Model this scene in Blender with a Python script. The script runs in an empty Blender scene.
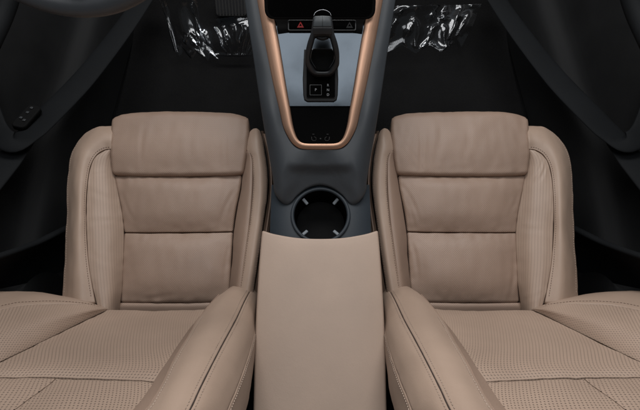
import bpy, math, random
import numpy as np
from mathutils import Vector, Matrix, noise

SC = bpy.context.scene
COL = SC.collection
R = math.radians

# ------------------------------------------------------------------ materials
def new_mat(name):
    m = bpy.data.materials.new(name); m.use_nodes = True
    nt = m.node_tree
    return m, nt, nt.nodes, nt.links, nt.nodes['Principled BSDF']

def nmath(nt, op, a, b=None, c=None):
    n = nt.nodes.new('ShaderNodeMath'); n.operation = op
    for i, v in enumerate((a, b, c)):
        if v is None: continue
        if isinstance(v, (int, float)): n.inputs[i].default_value = v
        else: nt.links.new(v, n.inputs[i])
    return n.outputs[0]

def leather(name, col, perf=None, rough=.50, hole=.3, ysq=1., grade=None):
    """tan leather; perf = (pitch across, pitch along, hole radius, hex?) in metres on the UV map"""
    m, nt, N, L, P = new_mat(name)
    tc = N.new('ShaderNodeTexCoord')
    big = N.new('ShaderNodeTexNoise'); big.inputs['Scale'].default_value = 9; big.inputs['Detail'].default_value = 5
    L.new(tc.outputs['Object'], big.inputs['Vector'])
    ramp = N.new('ShaderNodeValToRGB')
    c = Vector(col)
    ramp.color_ramp.elements[0].color = (*(c*.93), 1); ramp.color_ramp.elements[0].position = .3
    ramp.color_ramp.elements[1].color = (*(c*1.06), 1); ramp.color_ramp.elements[1].position = .7
    L.new(big.outputs['Fac'], ramp.inputs['Fac'])
    grain = N.new('ShaderNodeTexVoronoi'); grain.inputs['Scale'].default_value = 620
    L.new(tc.outputs['Object'], grain.inputs['Vector'])
    fine = N.new('ShaderNodeTexNoise'); fine.inputs['Scale'].default_value = 170; fine.inputs['Detail'].default_value = 4
    L.new(tc.outputs['Object'], fine.inputs['Vector'])
    h = nmath(nt, 'ADD', nmath(nt, 'MULTIPLY', grain.outputs['Distance'], .5), nmath(nt, 'MULTIPLY', fine.outputs['Fac'], .8))
    colour = ramp.outputs['Color']
    if perf:
        a, b, hr, hexa = perf
        uv = N.new('ShaderNodeSeparateXYZ'); L.new(tc.outputs['UV'], uv.inputs[0])
        def lattice(off):
            x = nmath(nt, 'MULTIPLY', nmath(nt, 'SUBTRACT', nmath(nt, 'FRACT', nmath(nt, 'ADD', nmath(nt, 'DIVIDE', uv.outputs[0], a), off)), .5), a)
            y = nmath(nt, 'MULTIPLY', nmath(nt, 'SUBTRACT', nmath(nt, 'FRACT', nmath(nt, 'ADD', nmath(nt, 'DIVIDE', uv.outputs[1], b), off)), .5), b)
            return nmath(nt, 'SQRT', nmath(nt, 'ADD', nmath(nt, 'MULTIPLY', x, x), nmath(nt, 'MULTIPLY', nmath(nt, 'MULTIPLY', y, y), ysq)))
        d = lattice(0.0)
        if hexa: d = nmath(nt, 'MINIMUM', d, lattice(.5))
        mr = N.new('ShaderNodeMapRange'); mr.interpolation_type = 'SMOOTHSTEP'
        if grade:                                   # holes grow along the panel
            gr = N.new('ShaderNodeMapRange'); L.new(uv.outputs[1], gr.inputs['Value'])
            gr.inputs['From Min'].default_value = 0; gr.inputs['From Max'].default_value = grade[2]
            gr.inputs['To Min'].default_value = 1/grade[0]; gr.inputs['To Max'].default_value = 1/grade[1]
            d = nmath(nt, 'MULTIPLY', d, gr.outputs['Result'])
        L.new(d, mr.inputs['Value'])
        mr.inputs['From Min'].default_value = hr*.55; mr.inputs['From Max'].default_value = hr*1.25
        mr.inputs['To Min'].default_value = 0; mr.inputs['To Max'].default_value = 1
        mix = N.new('ShaderNodeMix'); mix.data_type = 'RGBA'
        L.new(mr.outputs['Result'], mix.inputs['Factor'])
        mix.inputs['A'].default_value = (*(c*hole), 1)
        L.new(colour, mix.inputs['B'])
        colour = mix.outputs['Result']
        h = nmath(nt, 'ADD', h, nmath(nt, 'MULTIPLY', mr.outputs['Result'], 2.2))
    L.new(colour, P.inputs['Base Color'])
    bp = N.new('ShaderNodeBump'); bp.inputs['Strength'].default_value = .32; bp.inputs['Distance'].default_value = .0005
    L.new(h, bp.inputs['Height']); L.new(bp.outputs['Normal'], P.inputs['Normal'])
    rr = nmath(nt, 'ADD', nmath(nt, 'MULTIPLY', big.outputs['Fac'], .12), rough-.06)
    L.new(rr, P.inputs['Roughness'])
    P.inputs['Specular IOR Level'].default_value = .45
    return m

def plain(name, col, rough=.5, metal=0, bump=None, spec=.5, coat=0):
    m, nt, N, L, P = new_mat(name)
    tc = N.new('ShaderNodeTexCoord')
    no = N.new('ShaderNodeTexNoise'); no.inputs['Scale'].default_value = 14; no.inputs['Detail'].default_value = 6
    L.new(tc.outputs['Object'], no.inputs['Vector'])
    ramp = N.new('ShaderNodeValToRGB'); c = Vector(col)
    ramp.color_ramp.elements[0].color = (*(c*.88), 1); ramp.color_ramp.elements[0].position = .3
    ramp.color_ramp.elements[1].color = (*(c*1.1), 1); ramp.color_ramp.elements[1].position = .7
    L.new(no.outputs['Fac'], ramp.inputs['Fac']); L.new(ramp.outputs['Color'], P.inputs['Base Color'])
    L.new(nmath(nt, 'ADD', nmath(nt, 'MULTIPLY', no.outputs['Fac'], rough*.25), rough*.88), P.inputs['Roughness'])
    P.inputs['Metallic'].default_value = metal
    P.inputs['Specular IOR Level'].default_value = spec
    P.inputs['Coat Weight'].default_value = coat; P.inputs['Coat Roughness'].default_value = .03
    if bump:
        n2 = N.new('ShaderNodeTexNoise'); n2.inputs['Scale'].default_value = bump[0]; n2.inputs['Detail'].default_value = 4
        L.new(tc.outputs['Object'], n2.inputs['Vector'])
        bp = N.new('ShaderNodeBump'); bp.inputs['Strength'].default_value = bump[1]; bp.inputs['Distance'].default_value = bump[2]
        L.new(n2.outputs['Fac'], bp.inputs['Height']); L.new(bp.outputs['Normal'], P.inputs['Normal'])
    return m

TAN = (.378, .275, .212)
TAN_CENTRE = (.320, .223, .170)
M_SKIN = leather('tan_leather', TAN)
M_FINE = leather('tan_leather_fine_perforation', TAN_CENTRE, (.0050, .0050, .00072, True), hole=.6)
M_HOLES = leather('tan_leather_perforated', TAN, (.0058, .0140, .00105, True), hole=.22, ysq=.35)
M_GRADED = leather('tan_leather_graded_perforation', TAN, (.0058, .0140, .00105, True), hole=.22, ysq=.35, grade=(.60, 1.0, .26))
M_RIB = leather('tan_leather_ribbed', TAN, (.0066, .0036, .00085, False), hole=.5)
M_PIPE = plain('dark_piping', (.045, .031, .025), .6)
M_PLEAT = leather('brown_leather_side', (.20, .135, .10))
M_LID = leather('armrest_leather', (.430, .320, .252), rough=.55)
M_THREAD = plain('sewing_thread', (.47, .37, .30), .7)
M_HOLE_THREAD = plain('tan_thread', (.16, .105, .078), .7)
M_BODY = plain('blue_grey_soft_plastic', (.042, .048, .055), .5, spec=.5, bump=(900, .25, .0003))
M_TIER = plain('blue_grey_lower_plastic', (.023, .030, .038), .55, spec=.35, bump=(900, .25, .0003))
M_WELL = plain('cup_well_rubber', (.0022, .0022, .0023), .9, spec=.05)
M_BLACK = plain('black_plastic', (.007, .007, .0075), .55, spec=.3, bump=(700, .2, .0003))
M_DEEP = plain('matte_black', (.004, .004, .0042), .8, spec=.15)
M_GLOSS = plain('piano_black', (.006, .0065, .007), .05, coat=.15)
M_PAD = plain('charging_pad_rubber', (.005, .005, .0055), .6, spec=.15)
M_HANDLE = plain('satin_black_handle', (.020, .021, .023), .42)
M_CAP_LIT = plain('lit_handle_cap', (.055, .063, .068), .38)  # top of the dark handle, overhead reflection painted in as lighter grey
M_PANEL = plain('gloss_panel_black', (.006, .0065, .007), .11)
M_PANEL.node_tree.nodes['Principled BSDF'].inputs['Specular Tint'].default_value = (.62, .73, .85, 1)  # blue of the reflected sky is put into the panel's tint
M_PANEL.node_tree.nodes['Principled BSDF'].inputs['Specular IOR Level'].default_value = .8
_n = M_PANEL.node_tree; _nz = _n.nodes.new('ShaderNodeTexNoise'); _nz.inputs['Scale'].default_value = 9; _nz.inputs['Detail'].default_value = 7
_tc = _n.nodes.new('ShaderNodeTexCoord'); _n.links.new(_tc.outputs['Object'], _nz.inputs['Vector'])
_mr = _n.nodes.new('ShaderNodeMapRange'); _n.links.new(_nz.outputs['Fac'], _mr.inputs['Value'])
_mr.inputs['From Min'].default_value = .35; _mr.inputs['From Max'].default_value = .7; _mr.inputs['To Min'].default_value = .06; _mr.inputs['To Max'].default_value = .26
_n.links.new(_mr.outputs['Result'], _n.nodes['Principled BSDF'].inputs['Roughness'])
M_SWITCH = plain('switch_grey', (.04, .043, .047), .5)
M_CHROME = plain('satin_chrome', (.30, .31, .33), .3, 1)
M_RIM = plain('dark_rim', (.02, .021, .023), .4)
M_DOOR = plain('door_plastic', (.012, .0124, .013), .75, spec=.15, bump=(600, .25, .0004))
M_DOORLT = plain('door_band_plastic', (.0068, .0078, .009), .75, spec=.15, bump=(600, .25, .0004))
M_RED = plain('hazard_red', (.50, .03, .03), .5, spec=.2)
M_WHITE = plain('printed_white', (.40, .41, .43), .5)
M_GREYPRINT = plain('printed_grey', (.04, .04, .04), .6, spec=.2)
M_LUG = plain('grey_rubber_lug', (.16, .18, .20), .45)
M_WHEEL = plain('grey_wheel_leather', (.06, .064, .07), .45, bump=(500, .25, .0004))
M_METALPED = plain('pedal_rubber', (.03, .03, .03), .5)

def carpet():
    m, nt, N, L, P = new_mat('dark_shaded_carpet')  # dark carpet, with the shade of the unbuilt dashboard put into its colour
    tc = N.new('ShaderNodeTexCoord')
    n1 = N.new('ShaderNodeTexNoise'); n1.inputs['Scale'].default_value = 420; n1.inputs['Detail'].default_value = 3
    n2 = N.new('ShaderNodeTexNoise'); n2.inputs['Scale'].default_value = 6; n2.inputs['Detail'].default_value = 5
    for n in (n1, n2): L.new(tc.outputs['Object'], n.inputs['Vector'])
    r = N.new('ShaderNodeValToRGB')
    r.color_ramp.elements[0].color = (.0045, .0045, .0047, 1); r.color_ramp.elements[0].position = .3
    r.color_ramp.elements[1].color = (.012, .012, .0125, 1); r.color_ramp.elements[1].position = .75
    L.new(nmath(nt, 'ADD', nmath(nt, 'MULTIPLY', n1.outputs['Fac'], .5), nmath(nt, 'MULTIPLY', n2.outputs['Fac'], .5)), r.inputs['Fac'])
    L.new(r.outputs['Color'], P.inputs['Base Color']); P.inputs['Roughness'].default_value = .95
    P.inputs['Specular IOR Level'].default_value = .1
    bp = N.new('ShaderNodeBump'); bp.inputs['Strength'].default_value = .7; bp.inputs['Distance'].default_value = .003
    L.new(n1.outputs['Fac'], bp.inputs['Height']); L.new(bp.outputs['Normal'], P.inputs['Normal'])
    return m
M_CARPET = carpet()

def bronze():
    m, nt, N, L, P = new_mat('brushed_copper')
    tc = N.new('ShaderNodeTexCoord')
    mp = N.new('ShaderNodeMapping'); mp.inputs['Scale'].default_value = (900, 14, 1)
    L.new(tc.outputs['UV'], mp.inputs['Vector'])
    n1 = N.new('ShaderNodeTexNoise'); n1.inputs['Scale'].default_value = 1; n1.inputs['Detail'].default_value = 4
    L.new(mp.outputs['Vector'], n1.inputs['Vector'])
    r = N.new('ShaderNodeValToRGB')
    r.color_ramp.elements[0].color = (.36, .205, .135, 1); r.color_ramp.elements[0].position = .3
    r.color_ramp.elements[1].color = (.53, .325, .225, 1); r.color_ramp.elements[1].position = .7
    L.new(n1.outputs['Fac'], r.inputs['Fac']); L.new(r.outputs['Color'], P.inputs['Base Color'])
    P.inputs['Metallic'].default_value = .75
    P.inputs['Roughness'].default_value = .40
    bp = N.new('ShaderNodeBump'); bp.inputs['Strength'].default_value = .25; bp.inputs['Distance'].default_value = .0002
    L.new(n1.outputs['Fac'], bp.inputs['Height']); L.new(bp.outputs['Normal'], P.inputs['Normal'])
    return m
M_COPPER = bronze()

def film():
    m, nt, N, L, P = new_mat('clear_plastic_film')
    out = N['Material Output']
    N.remove(P)
    tr = N.new('ShaderNodeBsdfTransparent'); tr.inputs['Color'].default_value = (.9, .9, .9, 1)
    gl = N.new('ShaderNodeBsdfGlossy'); gl.inputs['Roughness'].default_value = .12; gl.inputs['Color'].default_value = (.80, .82, .85, 1)
    fr = N.new('ShaderNodeFresnel'); fr.inputs['IOR'].default_value = 1.55
    mx = N.new('ShaderNodeMixShader')
    L.new(nmath(nt, 'MULTIPLY', fr.outputs[0], 1.25), mx.inputs[0])
    L.new(tr.outputs[0], mx.inputs[1]); L.new(gl.outputs[0], mx.inputs[2]); L.new(mx.outputs[0], out.inputs[0])
    return m
M_FILM = film()

# ------------------------------------------------------------------ mesh helpers
def link(name, verts, faces, mat, parent=None, uvs=None, smooth=True):
    me = bpy.data.meshes.new(name)
    me.from_pydata([tuple(map(float, v)) for v in verts], [], faces)
    if uvs is not None:
        uvl = me.uv_layers.new(name='UVMap')
        for lp in me.loops: uvl.data[lp.index].uv = (float(uvs[lp.vertex_index][0]), float(uvs[lp.vertex_index][1]))
    me.polygons.foreach_set('use_smooth', [smooth]*len(me.polygons))
    me.materials.append(mat); me.update()
    o = bpy.data.objects.new(name, me); COL.objects.link(o)
    if parent is not None:
        o.parent = parent
        w = Vector((0, 0, 0)); p = parent
        while p is not None: w += p.location; p = p.parent
        o.location = -w
    return o

def thing(name, label, cat, loc, group=None):
    o = bpy.data.objects.new(name, None); COL.objects.link(o); o.location = loc
    o.empty_display_size = .1
    o['label'] = label; o['category'] = cat
    if group: o['group'] = group
    return o

def tag(o, label, cat, group=None):
    o['label'] = label; o['category'] = cat
    if group: o['group'] = group
    return o

def cr_basis(t, n):
    """Catmull-Rom weights (len(t) x n), end points extrapolated"""
    t = np.clip(np.asarray(t, float), 0, 1)
    B = np.zeros((len(t), n))
    if n == 2:
        B[:, 0] = 1-t; B[:, 1] = t; return B
    x = t*(n-1); i = np.minimum(x.astype(int), n-2); f = x-i
    w = [-.5*f+f**2-.5*f**3, 1-2.5*f**2+1.5*f**3, .5*f+2*f**2-1.5*f**3, -.5*f**2+.5*f**3]
    for k in range(4):
        j = i+k-1
        for q in range(len(t)):
            jj = j[q]; ww = w[k][q]
            if jj < 0: B[q, 0] += 2*ww; B[q, 1] -= ww
            elif jj > n-1: B[q, n-1] += 2*ww; B[q, n-2] -= ww
            else: B[q, jj] += ww
    return B

class Patch:
    """leather / plastic skin lofted through a control net of points; edges roll down into the seams"""
    def __init__(s, net, r=.01, out=(0, 0, 1), bulge=0., pucker=0., wr=0., seed=0, depth=1., creases=()):
        s.net = np.array(net, float); s.nr, s.nc = s.net.shape[:2]
        s.r = r if isinstance(r, (tuple, list)) else (r, r, r, r)   # s0, s1, t0, t1
        s.out = np.array(out, float); s.bulge = bulge; s.pucker = pucker; s.wr = wr; s.seed = seed; s.depth = depth; s.creases = creases
        u = np.linspace(0, 1, 33)
        mid = s.raw(u, np.full(33, .5)); s.Ls = np.linalg.norm(np.diff(mid, axis=0), axis=1).sum()
        mid = s.raw(np.full(33, .5), u); s.Lt = np.linalg.norm(np.diff(mid, axis=0), axis=1).sum()
        s.f = [min(s.r[0]/s.Ls, .48), min(s.r[1]/s.Ls, .48), min(s.r[2]/s.Lt, .48), min(s.r[3]/s.Lt, .48)]
        n = s.normal(np.array([.5]), np.array([.5]), 1)[0]
        s.sg = 1 if n @ s.out >= 0 else -1
    def raw(s, a, b):
        return np.einsum('ni,nj,ijk->nk', cr_basis(b, s.nr), cr_basis(a, s.nc), s.net)
    def normal(s, a, b, sg=None):
        e = .004
        a = np.clip(a, e*2, 1-e*2); b = np.clip(b, e*2, 1-e*2)
        da = s.raw(a+e, b)-s.raw(a-e, b); db = s.raw(a, b+e)-s.raw(a, b-e)
        n = np.cross(da, db); L = np.linalg.norm(n, axis=1, keepdims=True)
        return n/np.maximum(L, 1e-12)*(s.sg if sg is None else sg)
    def at(s, a, b, lift=0.):
        a = np.asarray(a, float).copy(); b = np.asarray(b, float).copy()
        ra = np.zeros_like(a); rb = np.zeros_like(b); ha = np.zeros_like(a); hb = np.zeros_like(b)
        def side(x, f0, f1):
            k = np.zeros_like(x); sd = np.zeros_like(x)
            if f0 > 0:
                q = x < f0; k[q] = (f0-x[q])/f0; sd[q] = -1
            if f1 > 0:
                q = x > 1-f1; k[q] = (x[q]-1+f1)/f1; sd[q] = 1
            return np.clip(k, 0, 1), sd
        ka, sa = side(a, s.f[0], s.f[1]); kb, sb = side(b, s.f[2], s.f[3])
        ma = ka*np.sqrt(1-kb*kb/2); mb = kb*np.sqrt(1-ka*ka/2)
        fa = np.where(sa < 0, s.f[0], s.f[1]); fb = np.where(sb < 0, s.f[2], s.f[3])
        a2 = np.where(sa < 0, fa*(1-ma), np.where(sa > 0, 1-fa*(1-ma), a))
        b2 = np.where(sb < 0, fb*(1-mb), np.where(sb > 0, 1-fb*(1-mb), b))
        P = s.raw(a2, b2); n = s.normal(a2, b2)
        # local row length limits the roll where the net narrows
        rl = np.linalg.norm(s.raw(np.full_like(b2, .98), b2)-s.raw(np.full_like(b2, .02), b2), axis=1)/s.Ls
        H = np.where(ka > kb, np.where(sa < 0, s.r[0], s.r[1])*np.clip(rl, .15, 1), np.where(sb < 0, s.r[2], s.r[3]))
        m2 = np.clip(ma*ma+mb*mb, 0, 1)
        h = -H*s.depth*(1-np.sqrt(1-m2))+lift
        h = h+s.bulge*(1-(2*a2-1)**2)*(1-(2*b2-1)**2)
        if s.pucker or s.wr:
            de = np.minimum(np.minimum(a2, 1-a2)*s.Ls, np.minimum(b2, 1-b2)*s.Lt)
            sv = Vector((s.seed*3.1, s.seed*1.7, s.seed*.9))
            add = np.zeros_like(h)
            for i in range(len(h)):
                v = Vector(P[i])
                if s.pucker: add[i] += s.pucker*math.exp(-de[i]/.022)*noise.noise(v*62+sv)
                if s.wr:
                    add[i] += s.wr*(noise.noise(v*16+sv)+.5*noise.noise(Vector((v.x*60, v.y*22, v.z*22))+sv))
            h = h+add
        for a0, b0, a1, b1, dp, wd in s.creases:
            dx, dy = (a1-a0)*s.Ls, (b1-b0)*s.Lt; L2 = dx*dx+dy*dy
            t = np.clip(((a2-a0)*s.Ls*dx+(b2-b0)*s.Lt*dy)/L2, 0, 1)
            bow = .004*np.sin(t*math.pi)
            d = np.hypot((a2-a0)*s.Ls-dx*t+bow, (b2-b0)*s.Lt-dy*t)
            h = h-dp*np.exp(-(d/wd)**2)*np.sin(np.clip(t*.9+.05, 0, 1)*math.pi)+dp*.6*np.exp(-((d-wd*1.8)/wd)**2)*np.sin(np.clip(t*.9+.05, 0, 1)*math.pi)
        return P+n*h[:, None], n
    def params(s, f0, f1, n, L):
        k = 6; v = []
        if f0 > 0: v += [f0*(1-math.cos(math.pi/2*i/k)) for i in range(k)]
        else: v += [0.]
        hi = 1-f1
        v += [f0+(hi-f0)*i/n for i in range(0 if f0 > 0 else 1, n+1)]
        if f1 > 0: v += [1-f1*(1-math.cos(math.pi/2*i/k)) for i in range(k-1, -1, -1)]
        return np.array(v)
    def build(s, name, mat, parent=None, n=(14, 18), skirt=.03, skirt_dir=None, close=False):
        A = s.params(s.f[0], s.f[1], n[0], s.Ls); B = s.params(s.f[2], s.f[3], n[1], s.Lt)
        a, b = np.meshgrid(A, B); na, nb = len(A), len(B)
        P, nrm = s.at(a.ravel(), b.ravel())
        G = s.raw(a.ravel(), b.ravel()).reshape(nb, na, 3)
        us = np.zeros((nb, na)); us[:, 1:] = np.cumsum(np.linalg.norm(np.diff(G, axis=1), axis=2), axis=1)
        us -= us[:, na//2][:, None]
        vs = np.zeros((nb, na)); vs[1:, :] = np.cumsum(np.linalg.norm(np.diff(G, axis=0), axis=2), axis=0)
        uv = np.stack([us.ravel(), np.repeat(vs.mean(axis=1), na)], axis=1)
        V = list(P); U = list(uv)
        F = []
        for j in range(nb-1):
            for i in range(na-1):
                q = (j*na+i, j*na+i+1, (j+1)*na+i+1, (j+1)*na+i)
                F.append(q if s.sg > 0 else q[::-1])
        if skirt:
            ring = [i for i in range(na)]+[j*na+na-1 for j in range(1, nb)]+[(nb-1)*na+i for i in range(na-2, -1, -1)]+[j*na for j in range(nb-2, 0, -1)]
            base = len(V)
            for q in ring:
                dvec = -nrm[q] if skirt_dir is None else np.array(skirt_dir)
                V.append(P[q]+dvec*skirt); U.append(uv[q])
            k = len(ring)
            for i in range(k):
                q = (ring[i], base+i, base+(i+1) % k, ring[(i+1) % k])
                F.append(q if s.sg > 0 else q[::-1])
            if close:
                q = tuple(base+i for i in range(k)); F.append(q[::-1] if s.sg > 0 else q)
        s.obj = link(name, V, F, mat, parent, U)
        return s.obj
    def line(s, a0, b0, a1, b1, n=60, lift=.0006):
        a = np.linspace(a0, a1, n); b = np.linspace(b0, b1, n)
        return s.at(a, b, lift)

def resample(P, N, pitch):
    d = np.concatenate([[0], np.cumsum(np.linalg.norm(np.diff(P, axis=0), axis=1))])
    k = max(2, int(d[-1]/pitch)); x = (np.arange(k)+.5)*d[-1]/k
    Q = np.stack([np.interp(x, d, P[:, i]) for i in range(3)], 1)
    M = np.stack([np.interp(x, d, N[:, i]) for i in range(3)], 1)
    Q2 = np.stack([np.interp(x+.001, d, P[:, i]) for i in range(3)], 1)
    T = Q2-Q; T[-1] = T[-2]
    T /= np.maximum(np.linalg.norm(T, axis=1, keepdims=True), 1e-9)
    return Q, M, T

def stitches(parent, lines, mat=None, pitch=.0062, ln=.0042, w=.0010):
    V = []; F = []
    for P, N in lines:
        Q, M, T = resample(P, N, pitch)
        for q, m, t in zip(Q, M, T):
            sd = np.cross(t, m); b = len(V)
            for e, k in ((-1, .45), (-.6, 1), (.6, 1), (1, .45)):
                c = q+t*ln/2*e
                V += [c+sd*w/2*k-m*w*.3, c+m*w*.55*k, c-sd*w/2*k-m*w*.3]
            for i in range(3):
                for j in range(3):
                    F.append((b+i*3+j, b+i*3+(j+1) % 3, b+i*3+3+(j+1) % 3, b+i*3+3+j))
            F += [(b+2, b+1, b), (b+9, b+10, b+11)]
    return link('stitching', V, F, mat or M_THREAD, parent)

def tube(name, pts, rad, mat, parent=None, seg=10, flat=1., closed=False, up=(0, 0, 1), res=0):
    pts = np.array(pts, float)
    if res:
        pts = cr_basis(np.linspace(0, 1, res), len(pts)) @ pts
    n = len(pts); rads = np.full(n, rad) if np.isscalar(rad) else np.interp(np.linspace(0, 1, n), np.linspace(0, 1, len(rad)), rad)
    V = []; F = []
    for i in range(n):
        t = (pts[(i+1) % n]-pts[i-1]) if closed else pts[min(i+1, n-1)]-pts[max(i-1, 0)]
        t = t/np.linalg.norm(t); s = np.cross(t, up); s /= max(np.linalg.norm(s), 1e-9); u = np.cross(s, t)
        for k in range(seg):
            a = 2*math.pi*k/seg
            V.append(pts[i]+s*math.cos(a)*rads[i]+u*math.sin(a)*rads[i]*flat)
    for i in range(n if closed else n-1):
        for k in range(seg):
            j = (i+1) % n
            F.append((i*seg+k, j*seg+k, j*seg+(k+1) % seg, i*seg+(k+1) % seg))
    if not closed:
        F.append(tuple(range(seg))); F.append(tuple((n-1)*seg+k for k in range(seg-1, -1, -1)))
    return link(name, V, F, mat, parent)

def prism(name, poly, o, ex, ey, h, mat, parent=None, bev=.002, seg=3):
    """rounded slab: polygon (2D metres) in the plane o, ex, ey, raised h along the normal"""
    o = np.array(o, float); ex = np.array(ex, float); ey = np.array(ey, float); nz = np.cross(ex, ey); nz /= np.linalg.norm(nz)
    pl = np.array(poly, float)
    if 0.5*sum(pl[i-1][0]*pl[i][1]-pl[i][0]*pl[i-1][1] for i in range(len(pl))) < 0: pl = pl[::-1]
    n = len(pl)
    nx = np.zeros_like(pl)
    for i in range(n):
        e1 = pl[i]-pl[i-1]; e2 = pl[(i+1) % n]-pl[i]
        a = np.array([e1[1], -e1[0]])/max(np.linalg.norm(e1), 1e-9)+np.array([e2[1], -e2[0]])/max(np.linalg.norm(e2), 1e-9)
        nx[i] = a/max(np.linalg.norm(a), 1e-9)
    V = []; F = []; rings = [(0, 0)]
    for k in range(seg+1):
        a = math.pi/2*k/seg
        rings.append((bev*(1-math.cos(a)), h-bev+bev*math.sin(a)))
    for ins, z in rings:
        for i in range(n):
            q = pl[i]-nx[i]*ins
            V.append(o+ex*q[0]+ey*q[1]+nz*z)
    for k in range(len(rings)-1):
        for i in range(n):
            j = (i+1) % n
            F.append((k*n+i, k*n+j, (k+1)*n+j, (k+1)*n+i))
    F.append(tuple((len(rings)-1)*n+i for i in range(n))); F.append(tuple(range(n-1, -1, -1)))
    ob = link(name, V, F, mat, parent)
    for p in ob.data.polygons:
        if len(p.vertices) > 4: p.use_smooth = False
    return ob

def rrect(x0, y0, x1, y1, r, k=5):
    pts = []
    for cx, cy, a0 in ((x1-r, y0+r, -90), (x1-r, y1-r, 0), (x0+r, y1-r, 90), (x0+r, y0+r, 180)):
        for i in range(k+1):
            a = R(a0+90*i/k); pts.append((cx+r*math.cos(a), cy+r*math.sin(a)))
    return pts

def lettering(name, body, size, o, ex, ey, mat, parent):
    cu = bpy.data.curves.new(name, 'FONT'); cu.body = body; cu.size = size
    cu.align_x = 'CENTER'; cu.align_y = 'CENTER'; cu.extrude = .0001
    t = bpy.data.objects.new(name, cu); COL.objects.link(t)
    dg = bpy.context.evaluated_depsgraph_get()
    me = bpy.data.meshes.new_from_object(t.evaluated_get(dg)); bpy.data.objects.remove(t)
    o = np.array(o); ex = np.array(ex); ey = np.array(ey); nz = np.cross(ex, ey)
    V = [o+ex*v.co.x+ey*v.co.y+nz*v.co.z for v in me.vertices]
    F = [tuple(p.vertices) for p in me.polygons]
    return link(name, V, F, mat, parent, smooth=False)

# ------------------------------------------------------------------ the seats
MIRROR = [1]
def mx(net):
    return [[(p[0]*MIRROR[0], p[1], p[2]) for p in row] for row in net]

BN = (0, math.cos(R(26.4)), math.sin(R(26.4)))       # direction the backrest faces
BNEG = (0, -BN[1], -BN[2])
UP = (0, 0, 1)

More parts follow.
